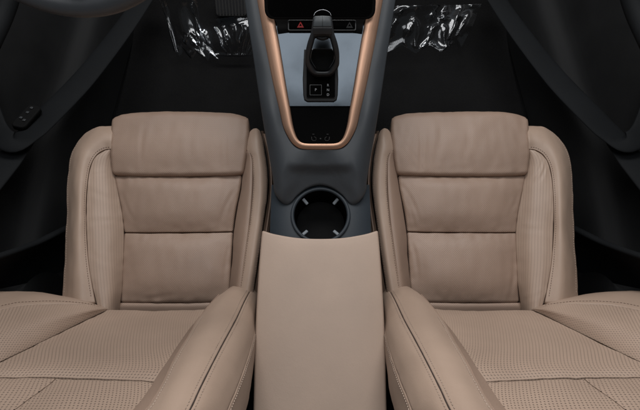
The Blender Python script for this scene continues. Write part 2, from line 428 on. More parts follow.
def build_seat(name, label, side, seed):
    MIRROR[0] = side
    t = thing(name, label, 'car seat', (-.36*side, .2, 0), 'front car seats')
    def P(net, **k):
        k.pop('seed', 0)                            # one noise field per seat, so neighbouring panels meet
        if k.pop('cap', False):                     # upper end turns over the top of the backrest
            last = np.array(net[-1]); bd = np.array((0, -math.sin(R(26.4)), math.cos(R(26.4)))); bn = np.array(BN)
            net = list(net)+[[tuple(p) for p in last+bd*.045-bn*.012], [tuple(p) for p in last+bd*.07-bn*.05], [tuple(p) for p in last+bd*.072-bn*.15]]
        return Patch(mx(net), seed=seed, **k)
    # --- cushion; the two seats have creased differently
    if side > 0:
        cr_thigh = [(.30, .25, .27, .85, .0010, .005), (.55, .3, .57, .9, .0008, .006), (.78, .35, .80, .9, .0009, .005)]
        cr_mid = [(.96, .3, .86, .85, .0012, .005), (.04, .35, .12, .8, .0010, .005)]
        cr_rear = [(.97, .2, .93, .75, .0005, .004), (.2, .96, .5, .86, .0008, .006)]
        cr_ins = [(.1, .42, .9, .45, .0010, .005), (.05, .58, .9, .55, .0009, .005), (.1, .72, .8, .76, .0010, .005), (.1, .33, .7, .30, .0008, .004)]
    else:
        cr_thigh = [(.60, .15, .63, .9, .0014, .005), (.46, .2, .48, .8, .0011, .005), (.72, .3, .74, .95, .0013, .005), (.86, .55, .70, .97, .0010, .005), (.34, .3, .35, .8, .0008, .006)]
        cr_mid = [(.985, .2, .86, .85, .0016, .005), (.97, .4, .91, .97, .0014, .004), (.03, .3, .10, .7, .0009, .005)]
        cr_rear = [(.04, .3, .10, .9, .0010, .005), (.96, .15, .90, .7, .0011, .005)]
        cr_ins = [(.2, .22, .55, .38, .0012, .004), (.3, .18, .75, .36, .0011, .004), (.1, .62, .9, .60, .0010, .005), (.1, .90, .9, .93, .0012, .004)]
    thigh = P([
        [(-0.5238, 0.4585, 0.3660), (-0.4817, 0.4684, 0.3720), (-0.4234, 0.4709, 0.3760), (-0.3484, 0.4711, 0.3770), (-0.2689, 0.4692, 0.3760), (-0.2146, 0.4676, 0.3720), (-0.1763, 0.4585, 0.3660)],
        [(-0.5173, 0.4065, 0.3740), (-0.4715, 0.4066, 0.3790), (-0.4142, 0.4050, 0.3820), (-0.3408, 0.4045, 0.3830), (-0.2631, 0.4050, 0.3820), (-0.2125, 0.4066, 0.3790), (-0.1729, 0.4065, 0.3740)],
        [(-0.5115, 0.3506, 0.3720), (-0.4619, 0.3477, 0.3780), (-0.4079, 0.3463, 0.3810), (-0.3356, 0.3458, 0.3820), (-0.2591, 0.3463, 0.3810), (-0.2141, 0.3477, 0.3780), (-0.1754, 0.3506, 0.3720)],
        [(-0.5031, 0.2971, 0.3620), (-0.4591, 0.2922, 0.3660), (-0.4053, 0.2901, 0.3690), (-0.3335, 0.2897, 0.3700), (-0.2624, 0.2914, 0.3690), (-0.2176, 0.2932, 0.3660), (-0.1826, 0.2984, 0.3620)]],
        r=(.014, .014, .026, .010), wr=.0014 if side > 0 else .0022, pucker=.0016, creases=cr_thigh)
    th = thigh.build('thigh_support', M_FINE, t, (60, 34), skirt=.075, skirt_dir=(0, 0, -1))
    mid = P([
        [(-0.5006, 0.2983, 0.3500), (-0.4218, 0.2936, 0.3560), (-0.3371, 0.2927, 0.3570), (-0.2603, 0.2939, 0.3560), (-0.1891, 0.2988, 0.3500)],
        [(-0.4882, 0.2605, 0.3500), (-0.4170, 0.2573, 0.3580), (-0.3333, 0.2569, 0.3590), (-0.2573, 0.2573, 0.3580), (-0.1919, 0.2605, 0.3500)],
        [(-0.4725, 0.2067, 0.3440), (-0.4083, 0.2043, 0.3510), (-0.3302, 0.2039, 0.3520), (-0.2596, 0.2043, 0.3510), (-0.2007, 0.2067, 0.3440)],
        [(-0.4644, 0.1597, 0.3330), (-0.4071, 0.1577, 0.3380), (-0.3295, 0.1582, 0.3380), (-0.2589, 0.1589, 0.3380), (-0.2058, 0.1622, 0.3330)]],
        r=(.007, .007, .004, .0025), bulge=.011, wr=.002, pucker=.002, creases=cr_mid)
    mid.build('cushion_panel', M_FINE, t, (54, 34), skirt=.04, skirt_dir=(0, 0, -1))
    rear = P([
        [(-0.4642, 0.1580, 0.3330), (-0.4069, 0.1560, 0.3380), (-0.3293, 0.1565, 0.3380), (-0.2588, 0.1572, 0.3380), (-0.2057, 0.1605, 0.3330)],
        [(-0.4610, 0.1120, 0.3320), (-0.4010, 0.1099, 0.3400), (-0.3240, 0.1094, 0.3420), (-0.2573, 0.1099, 0.3400), (-0.2055, 0.1144, 0.3320)],
        [(-0.4597, 0.0480, 0.3220), (-0.3989, 0.0462, 0.3310), (-0.3204, 0.0457, 0.3330), (-0.2590, 0.0462, 0.3310), (-0.2069, 0.0504, 0.3220)],
        [(-0.4615, -0.0026, 0.3080), (-0.3984, -0.0045, 0.3140), (-0.3203, -0.0046, 0.3150), (-0.2634, -0.0036, 0.3140), (-0.2085, -0.0003, 0.3080)]],
        r=(.007, .007, .0025, .008), bulge=.010, wr=.002, pucker=.002, creases=cr_rear)
    rear.build('cushion_panel', M_FINE, t, (54, 36), skirt=.04, skirt_dir=(0, 0, -1))
    low = P([
        [(-0.4613, -0.0021, 0.3120), (-0.3898, -0.0029, 0.3130), (-0.2981, -0.0025, 0.3130), (-0.1929, 0.0002, 0.3120)],
        [(-0.4622, -0.0124, 0.3120), (-0.3887, -0.0125, 0.3130), (-0.2972, -0.0125, 0.3130), (-0.1923, -0.0101, 0.3120)],
        [(-0.4733, -0.0310, 0.3000), (-0.3903, -0.0312, 0.3010), (-0.2985, -0.0312, 0.3010), (-0.1930, -0.0310, 0.3000)]], r=(0, 0, .004, .004), seed=6)
    low.build('rear_strip', M_FINE, t, (24, 8), skirt=.02, skirt_dir=(0, 0, -1))
    ins = P([
        [(-0.5194, 0.3552, 0.3720), (-0.5140, 0.3570, 0.3710), (-0.5082, 0.3593, 0.3680), (-0.5040, 0.3643, 0.3550)],
        [(-0.5376, 0.3385, 0.3750), (-0.5272, 0.3390, 0.3740), (-0.5144, 0.3396, 0.3700), (-0.5036, 0.3477, 0.3500)],
        [(-0.5468, 0.3118, 0.3760), (-0.5325, 0.3122, 0.3750), (-0.5138, 0.3127, 0.3680), (-0.4989, 0.3200, 0.3460)],
        [(-0.5478, 0.2679, 0.3760), (-0.5284, 0.2683, 0.3750), (-0.5061, 0.2695, 0.3660), (-0.4889, 0.2759, 0.3440)],
        [(-0.5421, 0.2082, 0.3750), (-0.5197, 0.2061, 0.3740), (-0.4931, 0.2047, 0.3640), (-0.4709, 0.2106, 0.3400)],
        [(-0.5336, 0.1506, 0.3730), (-0.5093, 0.1482, 0.3730), (-0.4816, 0.1492, 0.3620), (-0.4607, 0.1580, 0.3330)],
        [(-0.5205, 0.0834, 0.3700), (-0.4984, 0.0811, 0.3700), (-0.4734, 0.0815, 0.3590), (-0.4559, 0.0891, 0.3280)],
        [(-0.5037, 0.0232, 0.3660), (-0.4846, 0.0209, 0.3660), (-0.4648, 0.0210, 0.3540), (-0.4550, 0.0279, 0.3180)],
        [(-0.4853, -0.0286, 0.3600), (-0.4704, -0.0329, 0.3600), (-0.4608, -0.0329, 0.3450), (-0.4594, -0.0276, 0.3080)]],
        r=(.0025, .004, .003, .004), wr=.0016, pucker=.0014, creases=cr_ins)
    ins.build('bolster_insert', M_RIB, t, (20, 80), skirt=.02, skirt_dir=(0, 0, -1))
    outer = P([
        [(-0.5197, 0.4352, 0.3520), (-0.5083, 0.4060, 0.3750), (-0.5043, 0.3816, 0.3800), (-0.5046, 0.3591, 0.3710)],
        [(-0.5612, 0.4337, 0.3480), (-0.5415, 0.4038, 0.3740), (-0.5289, 0.3784, 0.3810), (-0.5215, 0.3555, 0.3730)],
        [(-0.5916, 0.4155, 0.3440), (-0.5662, 0.3865, 0.3730), (-0.5487, 0.3626, 0.3830), (-0.5375, 0.3407, 0.3760)],
        [(-0.6113, 0.3844, 0.3420), (-0.5822, 0.3568, 0.3730), (-0.5614, 0.3338, 0.3850), (-0.5470, 0.3139, 0.3770)],
        [(-0.6202, 0.3497, 0.3400), (-0.5883, 0.3241, 0.3720), (-0.5644, 0.3021, 0.3860), (-0.5483, 0.2803, 0.3770)],
        [(-0.6190, 0.2968, 0.3380), (-0.5872, 0.2777, 0.3710), (-0.5626, 0.2613, 0.3860), (-0.5455, 0.2372, 0.3770)],
        [(-0.6076, 0.2142, 0.3370), (-0.5762, 0.2001, 0.3700), (-0.5528, 0.1921, 0.3860), (-0.5388, 0.1834, 0.3760)],
        [(-0.5987, 0.1400, 0.3360), (-0.5675, 0.1304, 0.3690), (-0.5443, 0.1261, 0.3840), (-0.5287, 0.1242, 0.3740)],
        [(-0.5931, 0.0735, 0.3340), (-0.5606, 0.0661, 0.3660), (-0.5360, 0.0628, 0.3800), (-0.5153, 0.0649, 0.3710)],
        [(-0.5872, 0.0051, 0.3300), (-0.5496, -0.0049, 0.3620), (-0.5207, -0.0156, 0.3740), (-0.4929, -0.0119, 0.3650)]],
        r=(.006, .002, .006, .004), wr=.0018, pucker=.0012, seed=9)
    ob = outer.build('cushion_bolster', M_SKIN, t, (16, 60), skirt=.13, skirt_dir=(0, 0, -1))
    stitches(ob, [outer.line(.93, .03, .93, .98, 90)], M_HOLE_THREAD, pitch=.0055, ln=.0034, w=.0012)
    stitches(ob, [outer.line(.10, .12, .10, .98, 90)], None, pitch=.0058, ln=.0038, w=.0008)
    strip = P([
        [(-0.1800, 0.3549, 0.3660), (-0.1770, 0.3543, 0.3700), (-0.1734, 0.3520, 0.3730), (-0.1702, 0.3483, 0.3740)],
        [(-0.1848, 0.3396, 0.3500), (-0.1759, 0.3348, 0.3660), (-0.1681, 0.3316, 0.3750), (-0.1630, 0.3288, 0.3760)],
        [(-0.1892, 0.3040, 0.3460), (-0.1772, 0.2966, 0.3660), (-0.1673, 0.2923, 0.3760), (-0.1595, 0.2906, 0.3770)],
        [(-0.1927, 0.2577, 0.3440), (-0.1792, 0.2495, 0.3650), (-0.1675, 0.2451, 0.3760), (-0.1586, 0.2435, 0.3770)],
        [(-0.2000, 0.2056, 0.3400), (-0.1846, 0.1979, 0.3620), (-0.1709, 0.1934, 0.3750), (-0.1603, 0.1919, 0.3760)],
        [(-0.2060, 0.1580, 0.3330), (-0.1896, 0.1504, 0.3580), (-0.1747, 0.1461, 0.3720), (-0.1637, 0.1443, 0.3740)],
        [(-0.2064, 0.0987, 0.3280), (-0.1911, 0.0923, 0.3530), (-0.1790, 0.0883, 0.3690), (-0.1690, 0.0866, 0.3710)],
        [(-0.2094, 0.0484, 0.3200), (-0.1956, 0.0407, 0.3460), (-0.1838, 0.0350, 0.3630), (-0.1748, 0.0330, 0.3670)],
        [(-0.2109, -0.0055, 0.3120), (-0.1984, -0.0120, 0.3380), (-0.1873, -0.0172, 0.3570), (-0.1803, -0.0191, 0.3620)]],
        r=(.004, .005, .004, .004), wr=.0008, pucker=.0012, seed=11)
    strip.build('bolster_insert', M_FINE, t, (12, 34), skirt=.02, skirt_dir=(0, 0, -1))
    inner = P([
        [(-0.1778, 0.4057, 0.3600), (-0.1701, 0.4191, 0.3610), (-0.1586, 0.4208, 0.3650), (-0.1477, 0.4154, 0.3600)],
        [(-0.1780, 0.3796, 0.3680), (-0.1657, 0.3869, 0.3750), (-0.1510, 0.3899, 0.3770), (-0.1377, 0.3854, 0.3620)],
        [(-0.1784, 0.3571, 0.3680), (-0.1626, 0.3552, 0.3790), (-0.1456, 0.3547, 0.3800), (-0.1311, 0.3523, 0.3630)],
        [(-0.1644, 0.3348, 0.3750), (-0.1535, 0.3296, 0.3800), (-0.1409, 0.3256, 0.3800), (-0.1270, 0.3256, 0.3630)],
        [(-0.1589, 0.2901, 0.3780), (-0.1486, 0.2871, 0.3820), (-0.1357, 0.2850, 0.3810), (-0.1226, 0.2888, 0.3630)],
        [(-0.1576, 0.2393, 0.3780), (-0.1477, 0.2365, 0.3820), (-0.1343, 0.2357, 0.3810), (-0.1225, 0.2405, 0.3620)],
        [(-0.1598, 0.1879, 0.3770), (-0.1501, 0.1865, 0.3810), (-0.1373, 0.1856, 0.3800), (-0.1278, 0.1912, 0.3600)],
        [(-0.1646, 0.1360, 0.3740), (-0.1549, 0.1337, 0.3780), (-0.1428, 0.1328, 0.3770), (-0.1337, 0.1375, 0.3570)],
        [(-0.1706, 0.0765, 0.3700), (-0.1608, 0.0744, 0.3740), (-0.1486, 0.0735, 0.3730), (-0.1396, 0.0772, 0.3530)],
        [(-0.1771, 0.0232, 0.3660), (-0.1678, 0.0215, 0.3690), (-0.1557, 0.0206, 0.3680), (-0.1459, 0.0231, 0.3490)],
        [(-0.1813, -0.0157, 0.3610), (-0.1720, -0.0172, 0.3640), (-0.1600, -0.0182, 0.3630), (-0.1491, -0.0164, 0.3450)]],
        r=(.0022, .006, .006, .004), wr=.0014, pucker=.0012, seed=13)
    ob = inner.build('cushion_bolster', M_SKIN, t, (12, 36), skirt=.02, skirt_dir=(0, 0, -1))
    stitches(ob, [inner.line(.09, .24, .09, .98, 90)], M_HOLE_THREAD, pitch=.0055, ln=.0034, w=.0012)
    stitches(ob, [inner.line(.86, .06, .86, .98, 90)], M_HOLE_THREAD, pitch=.0055, ln=.0034, w=.0010)
    # pleated inboard flank of the cushion
    fl = [
        [(-0.1482, 0.4194, 0.3500), (-0.1439, 0.4300, 0.3300), (-0.1484, 0.4591, 0.2700), (-0.1568, 0.5045, 0.1600)],
        [(-0.1318, 0.3576, 0.3520), (-0.1283, 0.3682, 0.3300), (-0.1329, 0.3941, 0.2700), (-0.1414, 0.4342, 0.1600)],
        [(-0.1233, 0.2935, 0.3520), (-0.1202, 0.3029, 0.3300), (-0.1242, 0.3256, 0.2700), (-0.1320, 0.3601, 0.1600)],
        [(-0.1232, 0.2447, 0.3510), (-0.1191, 0.2528, 0.3300), (-0.1220, 0.2730, 0.2700), (-0.1289, 0.3061, 0.1600)],
        [(-0.1285, 0.1950, 0.3490), (-0.1222, 0.2014, 0.3300), (-0.1213, 0.2192, 0.2700), (-0.1259, 0.2506, 0.1600)],
        [(-0.1346, 0.1419, 0.3460), (-0.1275, 0.1466, 0.3300), (-0.1244, 0.1616, 0.2700), (-0.1267, 0.1881, 0.1600)],
        [(-0.1405, 0.0810, 0.3420), (-0.1322, 0.0839, 0.3300), (-0.1267, 0.0983, 0.2700), (-0.1274, 0.1248, 0.1600)],
        [(-0.1469, 0.0264, 0.3380), (-0.1381, 0.0298, 0.3200), (-0.1306, 0.0414, 0.2600), (-0.1290, 0.0653, 0.1500)],
        [(-0.1502, -0.0136, 0.3340), (-0.1422, -0.0098, 0.3100), (-0.1349, -0.0002, 0.2500), (-0.1301, 0.0208, 0.1500)]]
    fp = P(fl, r=0, out=(side, 0, .3), seed=15)
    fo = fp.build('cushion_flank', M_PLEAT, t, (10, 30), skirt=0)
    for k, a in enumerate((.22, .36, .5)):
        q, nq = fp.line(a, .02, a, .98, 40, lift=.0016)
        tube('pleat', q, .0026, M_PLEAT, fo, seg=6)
    # seat base under the cushion
    o = np.array((-.36*side, .20, .05))
    prism('seat_base', rrect(-.21, -.20, .21, .22, .05), o, (1, 0, 0), (0, 1, 0), .24, M_BLACK, t, bev=.02)
    for sx in (-.17, .17):
        prism('rail', rrect(-.02, -.22, .02, .26, .005), np.array((-.36*side+sx, .20, 0)), (1, 0, 0), (0, 1, 0), .055, M_BLACK, t, bev=.004)
    # --- backrest
    lowp = P([
        [(-0.4633, -0.0256, 0.3606), (-0.4068, -0.0259, 0.3567), (-0.3517, -0.0270, 0.3566), (-0.2960, -0.0264, 0.3599), (-0.2302, -0.0256, 0.3831)],
        [(-0.4841, -0.0633, 0.4365), (-0.4301, -0.0609, 0.4272), (-0.3707, -0.0601, 0.4211), (-0.3023, -0.0613, 0.4302), (-0.2342, -0.0652, 0.4606)],
        [(-0.5129, -0.1183, 0.5474), (-0.4472, -0.1162, 0.5385), (-0.3842, -0.1157, 0.5331), (-0.3132, -0.1162, 0.5385), (-0.2400, -0.1183, 0.5630)],
        [(-0.5326, -0.1604, 0.6366), (-0.4570, -0.1585, 0.6282), (-0.3857, -0.1585, 0.6282), (-0.3144, -0.1604, 0.6366), (-0.2413, -0.1611, 0.6515)],
        [(-0.5569, -0.1754, 0.6532), (-0.4735, -0.1746, 0.6517), (-0.4005, -0.1754, 0.6532), (-0.3255, -0.1778, 0.6604), (-0.2450, -0.1819, 0.6799)]],
        r=(.002, .003, .006, .0035), wr=.0012, pucker=.0014, out=BN, bulge=.004, seed=17, depth=.4)
    lowp.build('backrest_panel', M_GRADED, t, (26, 30), skirt=.03, skirt_dir=BNEG)
    upr = P([
        [(-0.4099, -0.1774, 0.6574), (-0.3684, -0.1782, 0.6613), (-0.3272, -0.1793, 0.6635), (-0.2858, -0.1810, 0.6713), (-0.2439, -0.1834, 0.6829)],
        [(-0.4116, -0.1969, 0.7034), (-0.3705, -0.1969, 0.7102), (-0.3293, -0.1976, 0.7116), (-0.2863, -0.1996, 0.7179), (-0.2408, -0.2023, 0.7300)],
        [(-0.4161, -0.2201, 0.7502), (-0.3738, -0.2199, 0.7587), (-0.3348, -0.2199, 0.7587), (-0.2925, -0.2210, 0.7632), (-0.2464, -0.2231, 0.7764)],
        [(-0.4221, -0.2424, 0.7951), (-0.3812, -0.2420, 0.8032), (-0.3424, -0.2420, 0.8032), (-0.3005, -0.2429, 0.8072), (-0.2536, -0.2444, 0.8193)],
        [(-0.4333, -0.2620, 0.8323), (-0.3921, -0.2615, 0.8380), (-0.3522, -0.2615, 0.8380), (-0.3114, -0.2613, 0.8399), (-0.2644, -0.2624, 0.8510)]],
        cap=True, r=(.002, .0035, .0035, .01), wr=.0012, pucker=.0014, out=BN, seed=19, depth=.45)
    upr.build('backrest_panel', M_HOLES, t, (24, 24), skirt=.03, skirt_dir=BNEG)
    upl = P([
        [(-0.5581, -0.1766, 0.6558), (-0.5199, -0.1762, 0.6572), (-0.4826, -0.1762, 0.6572), (-0.4468, -0.1762, 0.6572), (-0.4118, -0.1771, 0.6567)],
        [(-0.5648, -0.1969, 0.7057), (-0.5239, -0.1969, 0.7102), (-0.4863, -0.1969, 0.7102), (-0.4487, -0.1969, 0.7102), (-0.4131, -0.1969, 0.7034)],
        [(-0.5763, -0.2201, 0.7523), (-0.5353, -0.2199, 0.7566), (-0.4962, -0.2199, 0.7566), (-0.4558, -0.2199, 0.7566), (-0.4175, -0.2201, 0.7502)],
        [(-0.5873, -0.2423, 0.7972), (-0.5452, -0.2421, 0.8012), (-0.5038, -0.2421, 0.8012), (-0.4624, -0.2421, 0.8012), (-0.4234, -0.2424, 0.7951)],
        [(-0.6021, -0.2618, 0.8342), (-0.5576, -0.2615, 0.8380), (-0.5154, -0.2615, 0.8380), (-0.4731, -0.2615, 0.8380), (-0.4345, -0.2620, 0.8323)]],
        cap=True, r=(.0035, .002, .0035, .01), wr=.0012, pucker=.0014, out=BN, seed=21, depth=.45)
    upl.build('backrest_panel', M_HOLES, t, (20, 20), skirt=.03, skirt_dir=BNEG)
    # outboard bolster: perforated inner face, then plain edge strip
    obf = P([
        [(-0.4640, -0.0248, 0.3568), (-0.4650, -0.0242, 0.3601), (-0.4660, -0.0237, 0.3634), (-0.4683, -0.0226, 0.3635)],
        [(-0.4854, -0.0599, 0.4275), (-0.4827, -0.0470, 0.4216), (-0.4808, -0.0362, 0.4178), (-0.4858, -0.0230, 0.4004)],
        [(-0.5141, -0.1154, 0.5391), (-0.5145, -0.0870, 0.5158), (-0.5172, -0.0594, 0.4893), (-0.5336, -0.0249, 0.4380)],
        [(-0.5376, -0.1575, 0.6240), (-0.5433, -0.1204, 0.5875), (-0.5525, -0.0834, 0.5468), (-0.5883, -0.0321, 0.4637)],
        [(-0.5549, -0.1779, 0.6651), (-0.5614, -0.1398, 0.6288), (-0.5754, -0.0996, 0.5816), (-0.6149, -0.0460, 0.4961)],
        [(-0.5802, -0.2189, 0.7477), (-0.5869, -0.1805, 0.7131), (-0.6089, -0.1374, 0.6599), (-0.6601, -0.0788, 0.5668)],
        [(-0.6041, -0.2609, 0.8324), (-0.6196, -0.2213, 0.7953), (-0.6441, -0.1786, 0.7430), (-0.7047, -0.1213, 0.6524)]],
        cap=True, r=(.002, .003, .004, .01), wr=.0012, pucker=.0014, out=BN, seed=23, depth=.45)
    obf.build('backrest_bolster', M_GRADED, t, (22, 34), skirt=.02, skirt_dir=BNEG)
    obe = P([
        [(-0.4710, -0.0216, 0.3570), (-0.4744, -0.0205, 0.3570), (-0.4835, -0.0183, 0.3459), (-0.5001, -0.0142, 0.3197)],
        [(-0.4879, -0.0219, 0.3958), (-0.5002, -0.0141, 0.3846), (-0.5179, -0.0068, 0.3633), (-0.5484, 0.0018, 0.3189)],
        [(-0.5363, -0.0235, 0.4328), (-0.5587, -0.0082, 0.4065), (-0.5876, 0.0057, 0.3716), (-0.6310, 0.0191, 0.3154)],
        [(-0.5913, -0.0307, 0.4586), (-0.6199, -0.0112, 0.4238), (-0.6568, 0.0080, 0.3783), (-0.7082, 0.0238, 0.3149)],
        [(-0.6180, -0.0447, 0.4912), (-0.6527, -0.0218, 0.4496), (-0.6989, 0.0026, 0.3937), (-0.7563, 0.0207, 0.3259)],
        [(-0.6634, -0.0777, 0.5623), (-0.7097, -0.0515, 0.5140), (-0.7732, -0.0212, 0.4462), (-0.8502, 0.0034, 0.3651)],
        [(-0.7087, -0.1201, 0.6477), (-0.7669, -0.0929, 0.5974), (-0.8473, -0.0607, 0.5257), (-0.9419, -0.0347, 0.4419)]],
        cap=True, r=(.004, .008, .004, .01), wr=.001, pucker=.0014, out=BN, seed=25)
    ob = obe.build('backrest_edge', M_SKIN, t, (12, 34), skirt=.10, skirt_dir=BNEG)
    stitches(ob, [obe.line(.12, .08, .12, .98, 90)], M_HOLE_THREAD)
    # inboard bolster
    sa = P([
        [(-0.2207, 0.0069, 0.3760), (-0.2207, 0.0028, 0.3865), (-0.2202, -0.0022, 0.3988), (-0.2195, -0.0077, 0.4123)],
        [(-0.2357, -0.0140, 0.3867), (-0.2320, -0.0237, 0.4174), (-0.2297, -0.0333, 0.4458), (-0.2280, -0.0421, 0.4702)],
        [(-0.2443, -0.0445, 0.4256), (-0.2391, -0.0559, 0.4644), (-0.2349, -0.0676, 0.5015), (-0.2325, -0.0755, 0.5262)],
        [(-0.2509, -0.0874, 0.5031), (-0.2423, -0.0992, 0.5447), (-0.2341, -0.1109, 0.5841), (-0.2281, -0.1203, 0.6143)],
        [(-0.2511, -0.1274, 0.5814), (-0.2402, -0.1387, 0.6244), (-0.2313, -0.1487, 0.6604), (-0.2248, -0.1561, 0.6865)],
        [(-0.2496, -0.1768, 0.6787), (-0.2369, -0.1833, 0.7119), (-0.2267, -0.1891, 0.7395), (-0.2185, -0.1933, 0.7613)],
        [(-0.2490, -0.2208, 0.7696), (-0.2374, -0.2203, 0.7887), (-0.2274, -0.2199, 0.8036), (-0.2177, -0.2195, 0.8164)],
        [(-0.2653, -0.2615, 0.8493), (-0.2524, -0.2571, 0.8630), (-0.2399, -0.2542, 0.8729), (-0.2294, -0.2515, 0.8809)]],
        cap=True, r=(.005, .003, .004, .006), wr=.0008, pucker=.001, out=BN, seed=27)
    sa.build('bolster_insert', M_FINE, t, (10, 40), skirt=.02, skirt_dir=BNEG)
    sb = P([
        [(-0.2032, 0.0276, 0.3434), (-0.1858, 0.0387, 0.3277), (-0.1698, 0.0510, 0.2961), (-0.1545, 0.0590, 0.2576)],
        [(-0.2186, -0.0087, 0.4164), (-0.1941, 0.0008, 0.4153), (-0.1741, 0.0142, 0.3838), (-0.1548, 0.0305, 0.3286)],
        [(-0.2270, -0.0431, 0.4746), (-0.2002, -0.0353, 0.4836), (-0.1787, -0.0250, 0.4628), (-0.1562, -0.0126, 0.4199)],
        [(-0.2315, -0.0763, 0.5302), (-0.2016, -0.0761, 0.5589), (-0.1777, -0.0732, 0.5578), (-0.1555, -0.0679, 0.5312)],
        [(-0.2272, -0.1209, 0.6178), (-0.1999, -0.1208, 0.6469), (-0.1783, -0.1185, 0.6466), (-0.1580, -0.1156, 0.6252)],
        [(-0.2239, -0.1566, 0.6897), (-0.1977, -0.1565, 0.7186), (-0.1769, -0.1552, 0.7205), (-0.1589, -0.1534, 0.7011)],
        [(-0.2179, -0.1933, 0.7636), (-0.1941, -0.1927, 0.7916), (-0.1756, -0.1924, 0.7955), (-0.1591, -0.1922, 0.7794)],
        [(-0.2170, -0.2194, 0.8185), (-0.1923, -0.2187, 0.8462), (-0.1740, -0.2186, 0.8505), (-0.1580, -0.2190, 0.8356)],
        [(-0.2287, -0.2514, 0.8829), (-0.2020, -0.2502, 0.9096), (-0.1823, -0.2506, 0.9151), (-0.1635, -0.2526, 0.9033)]],
        cap=True, r=(.003, .003, .006, .006), wr=.0009, pucker=.001, out=(side*.4, BN[1], BN[2]), seed=29)
    ob = sb.build('backrest_bolster', M_SKIN, t, (18, 40), skirt=.02, skirt_dir=BNEG)
    stitches(ob, [sb.line(.10, .24, .10, .98, 100)], None, .0078, .0050, .0013)
    stitches(ob, [sb.line(.90, .04, .90, .98, 100)], None, .0078, .0050, .0013)
    sc = P([
        [(-0.1533, 0.0590, 0.2576), (-0.1516, 0.0580, 0.2507), (-0.1521, 0.0558, 0.2371), (-0.1551, 0.0522, 0.2174)],
        [(-0.1539, 0.0304, 0.3264), (-0.1481, 0.0272, 0.3217), (-0.1438, 0.0228, 0.3080), (-0.1435, 0.0111, 0.2957)],
        [(-0.1552, -0.0127, 0.4177), (-0.1449, -0.0212, 0.4215), (-0.1353, -0.0332, 0.4186), (-0.1331, -0.0478, 0.4053)],
        [(-0.1547, -0.0680, 0.5291), (-0.1422, -0.0746, 0.5268), (-0.1316, -0.0820, 0.5125), (-0.1255, -0.0959, 0.4954)],
        [(-0.1573, -0.1158, 0.6232), (-0.1437, -0.1215, 0.6190), (-0.1318, -0.1281, 0.6008), (-0.1237, -0.1378, 0.5753)],
        [(-0.1584, -0.1535, 0.6992), (-0.1465, -0.1578, 0.6898), (-0.1342, -0.1634, 0.6696), (-0.1241, -0.1712, 0.6404)],
        [(-0.1586, -0.1924, 0.7776), (-0.1474, -0.1959, 0.7665), (-0.1363, -0.2003, 0.7440), (-0.1257, -0.2051, 0.7086)],
        [(-0.1577, -0.2192, 0.8339), (-0.1477, -0.2217, 0.8208), (-0.1381, -0.2249, 0.7936), (-0.1276, -0.2287, 0.7562)],
        [(-0.1633, -0.2529, 0.9018), (-0.1540, -0.2558, 0.8895), (-0.1459, -0.2592, 0.8627), (-0.1344, -0.2645, 0.8284)]],
        cap=True, r=(.003, .003, .004, .006), wr=.0009, pucker=.001, out=(side, .4, .2), seed=31)
    ob = sc.build('backrest_side', M_SKIN, t, (14, 40), skirt=.015, skirt_dir=BNEG)
    stitches(ob, [sc.line(.10, .06, .10, .98, 100)], None, .0078, .0050, .0013)
    q, nq = sb.line(1.0, .02, 1.0, .99, 90, lift=.001)
    tube('piping', q, .0011, M_PIPE, ob, seg=8)
    sd = P([
        [(-0.1548, 0.0529, 0.2137), (-0.1590, 0.0537, 0.1693), (-0.1631, 0.0502, 0.1313), (-0.1696, 0.0435, 0.0774)],
        [(-0.1435, 0.0109, 0.2937), (-0.1466, 0.0083, 0.2563), (-0.1508, 0.0027, 0.2158), (-0.1577, -0.0042, 0.1622)],
        [(-0.1329, -0.0479, 0.4033), (-0.1352, -0.0510, 0.3668), (-0.1380, -0.0593, 0.3295), (-0.1438, -0.0695, 0.2827)],
        [(-0.1252, -0.0960, 0.4935), (-0.1259, -0.1023, 0.4656), (-0.1282, -0.1129, 0.4330), (-0.1345, -0.1250, 0.3831)],
        [(-0.1232, -0.1380, 0.5735), (-0.1227, -0.1444, 0.5459), (-0.1236, -0.1548, 0.5129), (-0.1288, -0.1690, 0.4651)],
        [(-0.1236, -0.1715, 0.6386), (-0.1209, -0.1781, 0.6138), (-0.1198, -0.1885, 0.5807), (-0.1234, -0.2029, 0.5333)],
        [(-0.1254, -0.2054, 0.7069), (-0.1224, -0.2109, 0.6798), (-0.1194, -0.2200, 0.6443), (-0.1216, -0.2333, 0.5946)],
        [(-0.1273, -0.2290, 0.7546), (-0.1237, -0.2349, 0.7283), (-0.1200, -0.2445, 0.6936), (-0.1204, -0.2584, 0.6450)],
        [(-0.1342, -0.2649, 0.8269), (-0.1294, -0.2715, 0.8020), (-0.1247, -0.2818, 0.7688), (-0.1237, -0.2968, 0.7224)]],
        cap=True, r=(.004, .01, .004, .006), wr=.0008, pucker=.001, out=(side, .3, .2), seed=33)
    ob = sd.build('backrest_side', M_SKIN, t, (12, 40), skirt=.02, skirt_dir=BNEG)
    stitches(ob, [sd.line(.10, .10, .10, .98, 100)], None, .0078, .0050, .0013)
    # shell behind the backrest
    o = np.array((-.375*side, 0, .34))-np.array(BN)*.125
    ey = (0, -math.sin(R(26.4)), math.cos(R(26.4)))
    prism('back_shell', rrect(-.22, 0, .22, .55, .06), o, (1, 0, 0), ey, .05, M_BLACK, t, bev=.02)
    return t

build_seat('car_seat', "tan leather front seat to the left of the console, facing the pedals and steering wheel", 1, 0)
build_seat('car_seat', "tan leather front seat to the right of the console, empty footwell ahead of it", -1, 40)

